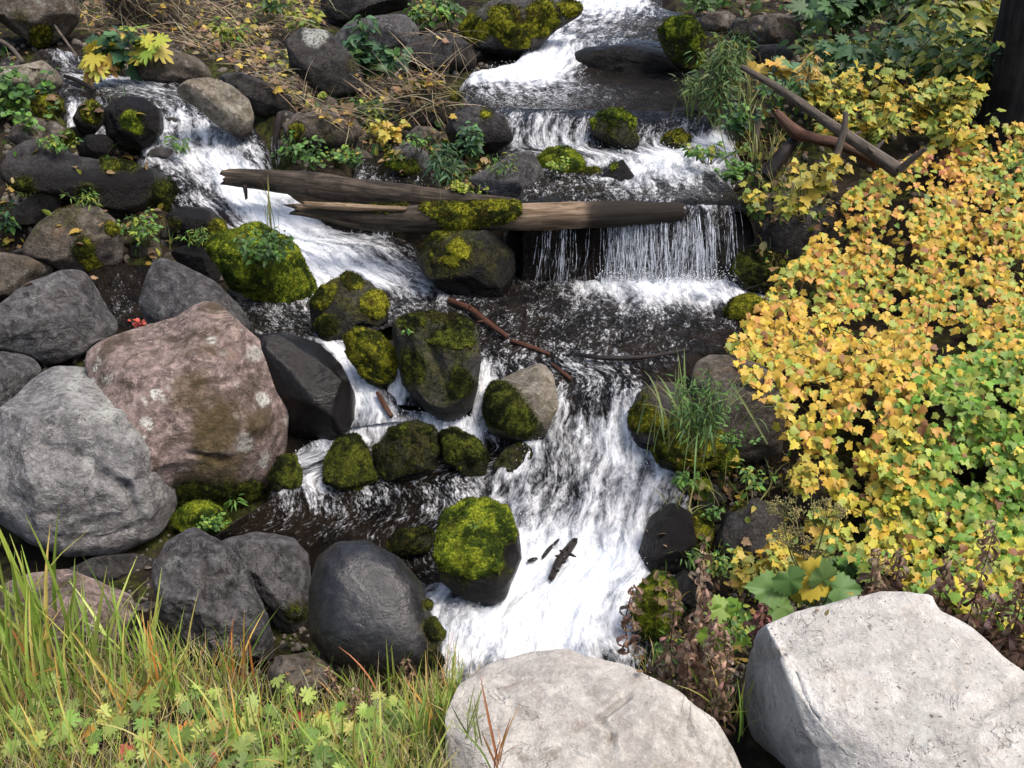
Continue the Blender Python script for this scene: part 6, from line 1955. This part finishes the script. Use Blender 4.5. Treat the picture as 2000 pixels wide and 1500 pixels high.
for a in [('second tall dry stalk close behind the gap between the pale boulders', 1355, 1350, 1130, 2.9, 60), ('dry stalk leaning on the flank of the speckled boulder', 1400, 1420, 1260, 2.66, 50), ('tall dry brown stalk standing before the white basin', 1345, 1330, 1045, 2.95, 60), ('dry brown stalk leaning beside the flat boulder', 1300, 1330, 1130, 2.95, 46), ('dry brown stalk at the edge of the flat warm grey boulder', 1228, 1275, 1125, 3.1, 34),
          ('bushy dry stalk in the gap between the two pale boulders', 1375, 1400, 1190, 2.72, 60), ('low dry stalk deep in the gap between the pale boulders', 1330, 1370, 1230, 2.8, 46), ('dry stalk with hanging leaves at the rim of the gap', 1400, 1340, 1210, 2.85, 46)]:
    dry_stalk(*a)
dry_stalk('purple brown stalk above the speckled boulder edge', 1480, 1240, 1165, 2.95, 34, PU, 26, 0, 24)
for a in [('dry brown stalk rising behind the top of the speckled boulder', 1700, 1160, 1065, 3.25, 34), ('tall dry stalk with a curled tip right of the boulder top', 1885, 1230, 1025, 3.2, 50), ('dry stalk between the boulder top and the lemon yellow bush', 1830, 1190, 1080, 3.3, 40),
          ('dry brown stalk on the right shoulder of the speckled boulder', 1950, 1290, 1130, 3.05, 54), ('dark dry stalk at the picture edge above the speckled boulder', 1990, 1310, 1160, 3.0, 54), ('dry stalk with pale curled leaves near the seed heads', 1740, 1170, 1075, 3.3, 36), ('short dry stalk near the right picture edge', 1915, 1260, 1150, 3.1, 40)]:
    dry_stalk(*a)
for u, v, vt, lab in [(652, 1350, 1290, 'dry seed stalk beside the smooth black boulder'), (700, 1400, 1320, 'dry seed stalk over the green geranium patch'), (600, 1330, 1285, 'dry brown tuft on the litter strewn stone'), (800, 1340, 1270, 'dry brown stalk near the thick leaning grass')]:
    dry_stalk(lab, u, v, vt, float(Dv(v)) - .05, 30, BR, 24, 0, 16)


def big_leaf_plant(label, u, v, D, leaves, stemc=(.13, .17, .05)):
    b = P(u, v, D)
    m = np.linalg.norm(b - CAM) / FPX
    pl = Plant('cow_parsnip', label, 'plant', b)
    pl.stemcol = stemc
    for (lu, lv, spx, ang, col) in leaves:
        c = P(lu, lv, D - .05 + rnd.uniform(-.04, .04))
        t = np.array([math.cos(math.radians(ang)), -.25, math.sin(math.radians(ang)) - .15])
        spx *= .68
        col = tuple(c_ * g_ for c_, g_ in zip(col, (1.25, 1.12, .75)))
        pl.leaf('broad', c - unit(t) * spx * m * .4, t, np.array([rnd.gauss(0, .35), -.65, .65]), spx * m, jcol(col, .1))
        pl.stem(cr(np.array([b, (b + c) / 2 + [0, .03, .03], c - unit(t) * spx * m * .4]), np.linspace(0, 2, 7)), np.linspace(.005, .0025, 7))
    pl.finish(60, 9)


big_leaf_plant('broad leaved green cow parsnip behind the pale speckled boulder', 1490, 1260, 3.2, [(1420, 1205, 80, -70, (.12, .24, .06)), (1500, 1150, 80, 150, (.085, .17, .07)), (1545, 1140, 75, -60, (.09, .19, .08)), (1445, 1230, 80, 200, (.14, .26, .06)), (1530, 1190, 70, -20, (.08, .17, .06)), (1400, 1190, 60, 160, (.16, .28, .07))])
big_leaf_plant('cow parsnip with one yellowing mottled leaf touching the speckled boulder', 1590, 1215, 3.25, [(1600, 1135, 95, -10, (.36, .33, .06)), (1565, 1150, 80, -110, (.36, .34, .06)), (1650, 1150, 70, 20, (.10, .2, .08)), (1610, 1125, 70, 90, (.09, .18, .08))])
big_leaf_plant('small cow parsnip leaf spreading over the dry stalks', 1390, 1330, 2.9, [(1395, 1250, 70, -80, (.14, .26, .05)), (1410, 1290, 70, -60, (.10, .2, .05))])


def umbel(label, u, v, D, heads, foot):
    b = P(*foot, D)
    m = np.linalg.norm(b - CAM) / FPX
    pl = Plant('seed_head', label, 'seed head', b)
    pl.stemcol = (.20, .20, .07)
    seeds = []
    for (hu, hv, r) in heads:
        top = P(hu, hv + r * .5, D)
        pl.stem(cr(np.array([b, (b + top) / 2 + [rnd.gauss(0, .02), 0, 0], top]), np.linspace(0, 2, 8)), np.linspace(.006, .003, 8))
        for k in range(26):
            d = unit(np.array([rnd.gauss(0, .75), rnd.gauss(0, .75), rnd.uniform(.35, 1)]))
            e = top + d * r * m * rnd.uniform(.7, 1.05)
            pl.stem([top, (top + e) / 2 + [0, 0, -.004], e], np.array([.0013, .001, .0008]))
            for q in range(12):
                seeds.append(e + np.array([rnd.gauss(0, 1), rnd.gauss(0, 1), rnd.gauss(0, .6)]) * r * m * .11)
    pl.finish()
    s = np.array(seeds) - b
    oc = np.array([[1, 0, 0], [-1, 0, 0], [0, 1, 0], [0, -1, 0], [0, 0, 1.4], [0, 0, -1.4]]) * .0040
    of = np.array([[0, 2, 4], [2, 1, 4], [1, 3, 4], [3, 0, 4], [2, 0, 5], [1, 2, 5], [3, 1, 5], [0, 3, 5]])
    V = (s[:, None] + oc[None] * rng.uniform(.6, 1.3, (len(s), 1, 1))).reshape(-1, 3)
    F = (np.arange(len(s))[:, None, None] * 6 + of[None]).reshape(-1, 3)
    me = mesh_np('seeds', V, F, False)
    c = np.array([(.36, .31, .12), (.30, .22, .11), (.26, .27, .09)])[rng.integers(3, size=len(s))]
    attr(me, 'Col', np.repeat(c, 6, 0))
    o = link('seeds', me, LEAF, parent=pl.root)
    o.color = (0, 0, 0, 1)
    tag(o, kind='stuff')


umbel('tan umbrella shaped seed heads before the yellow bush', 1550, 1030, 3.55, [(1545, 1050, 42), (1530, 990, 34), (1615, 995, 34), (1600, 1090, 24)], (1580, 1150))
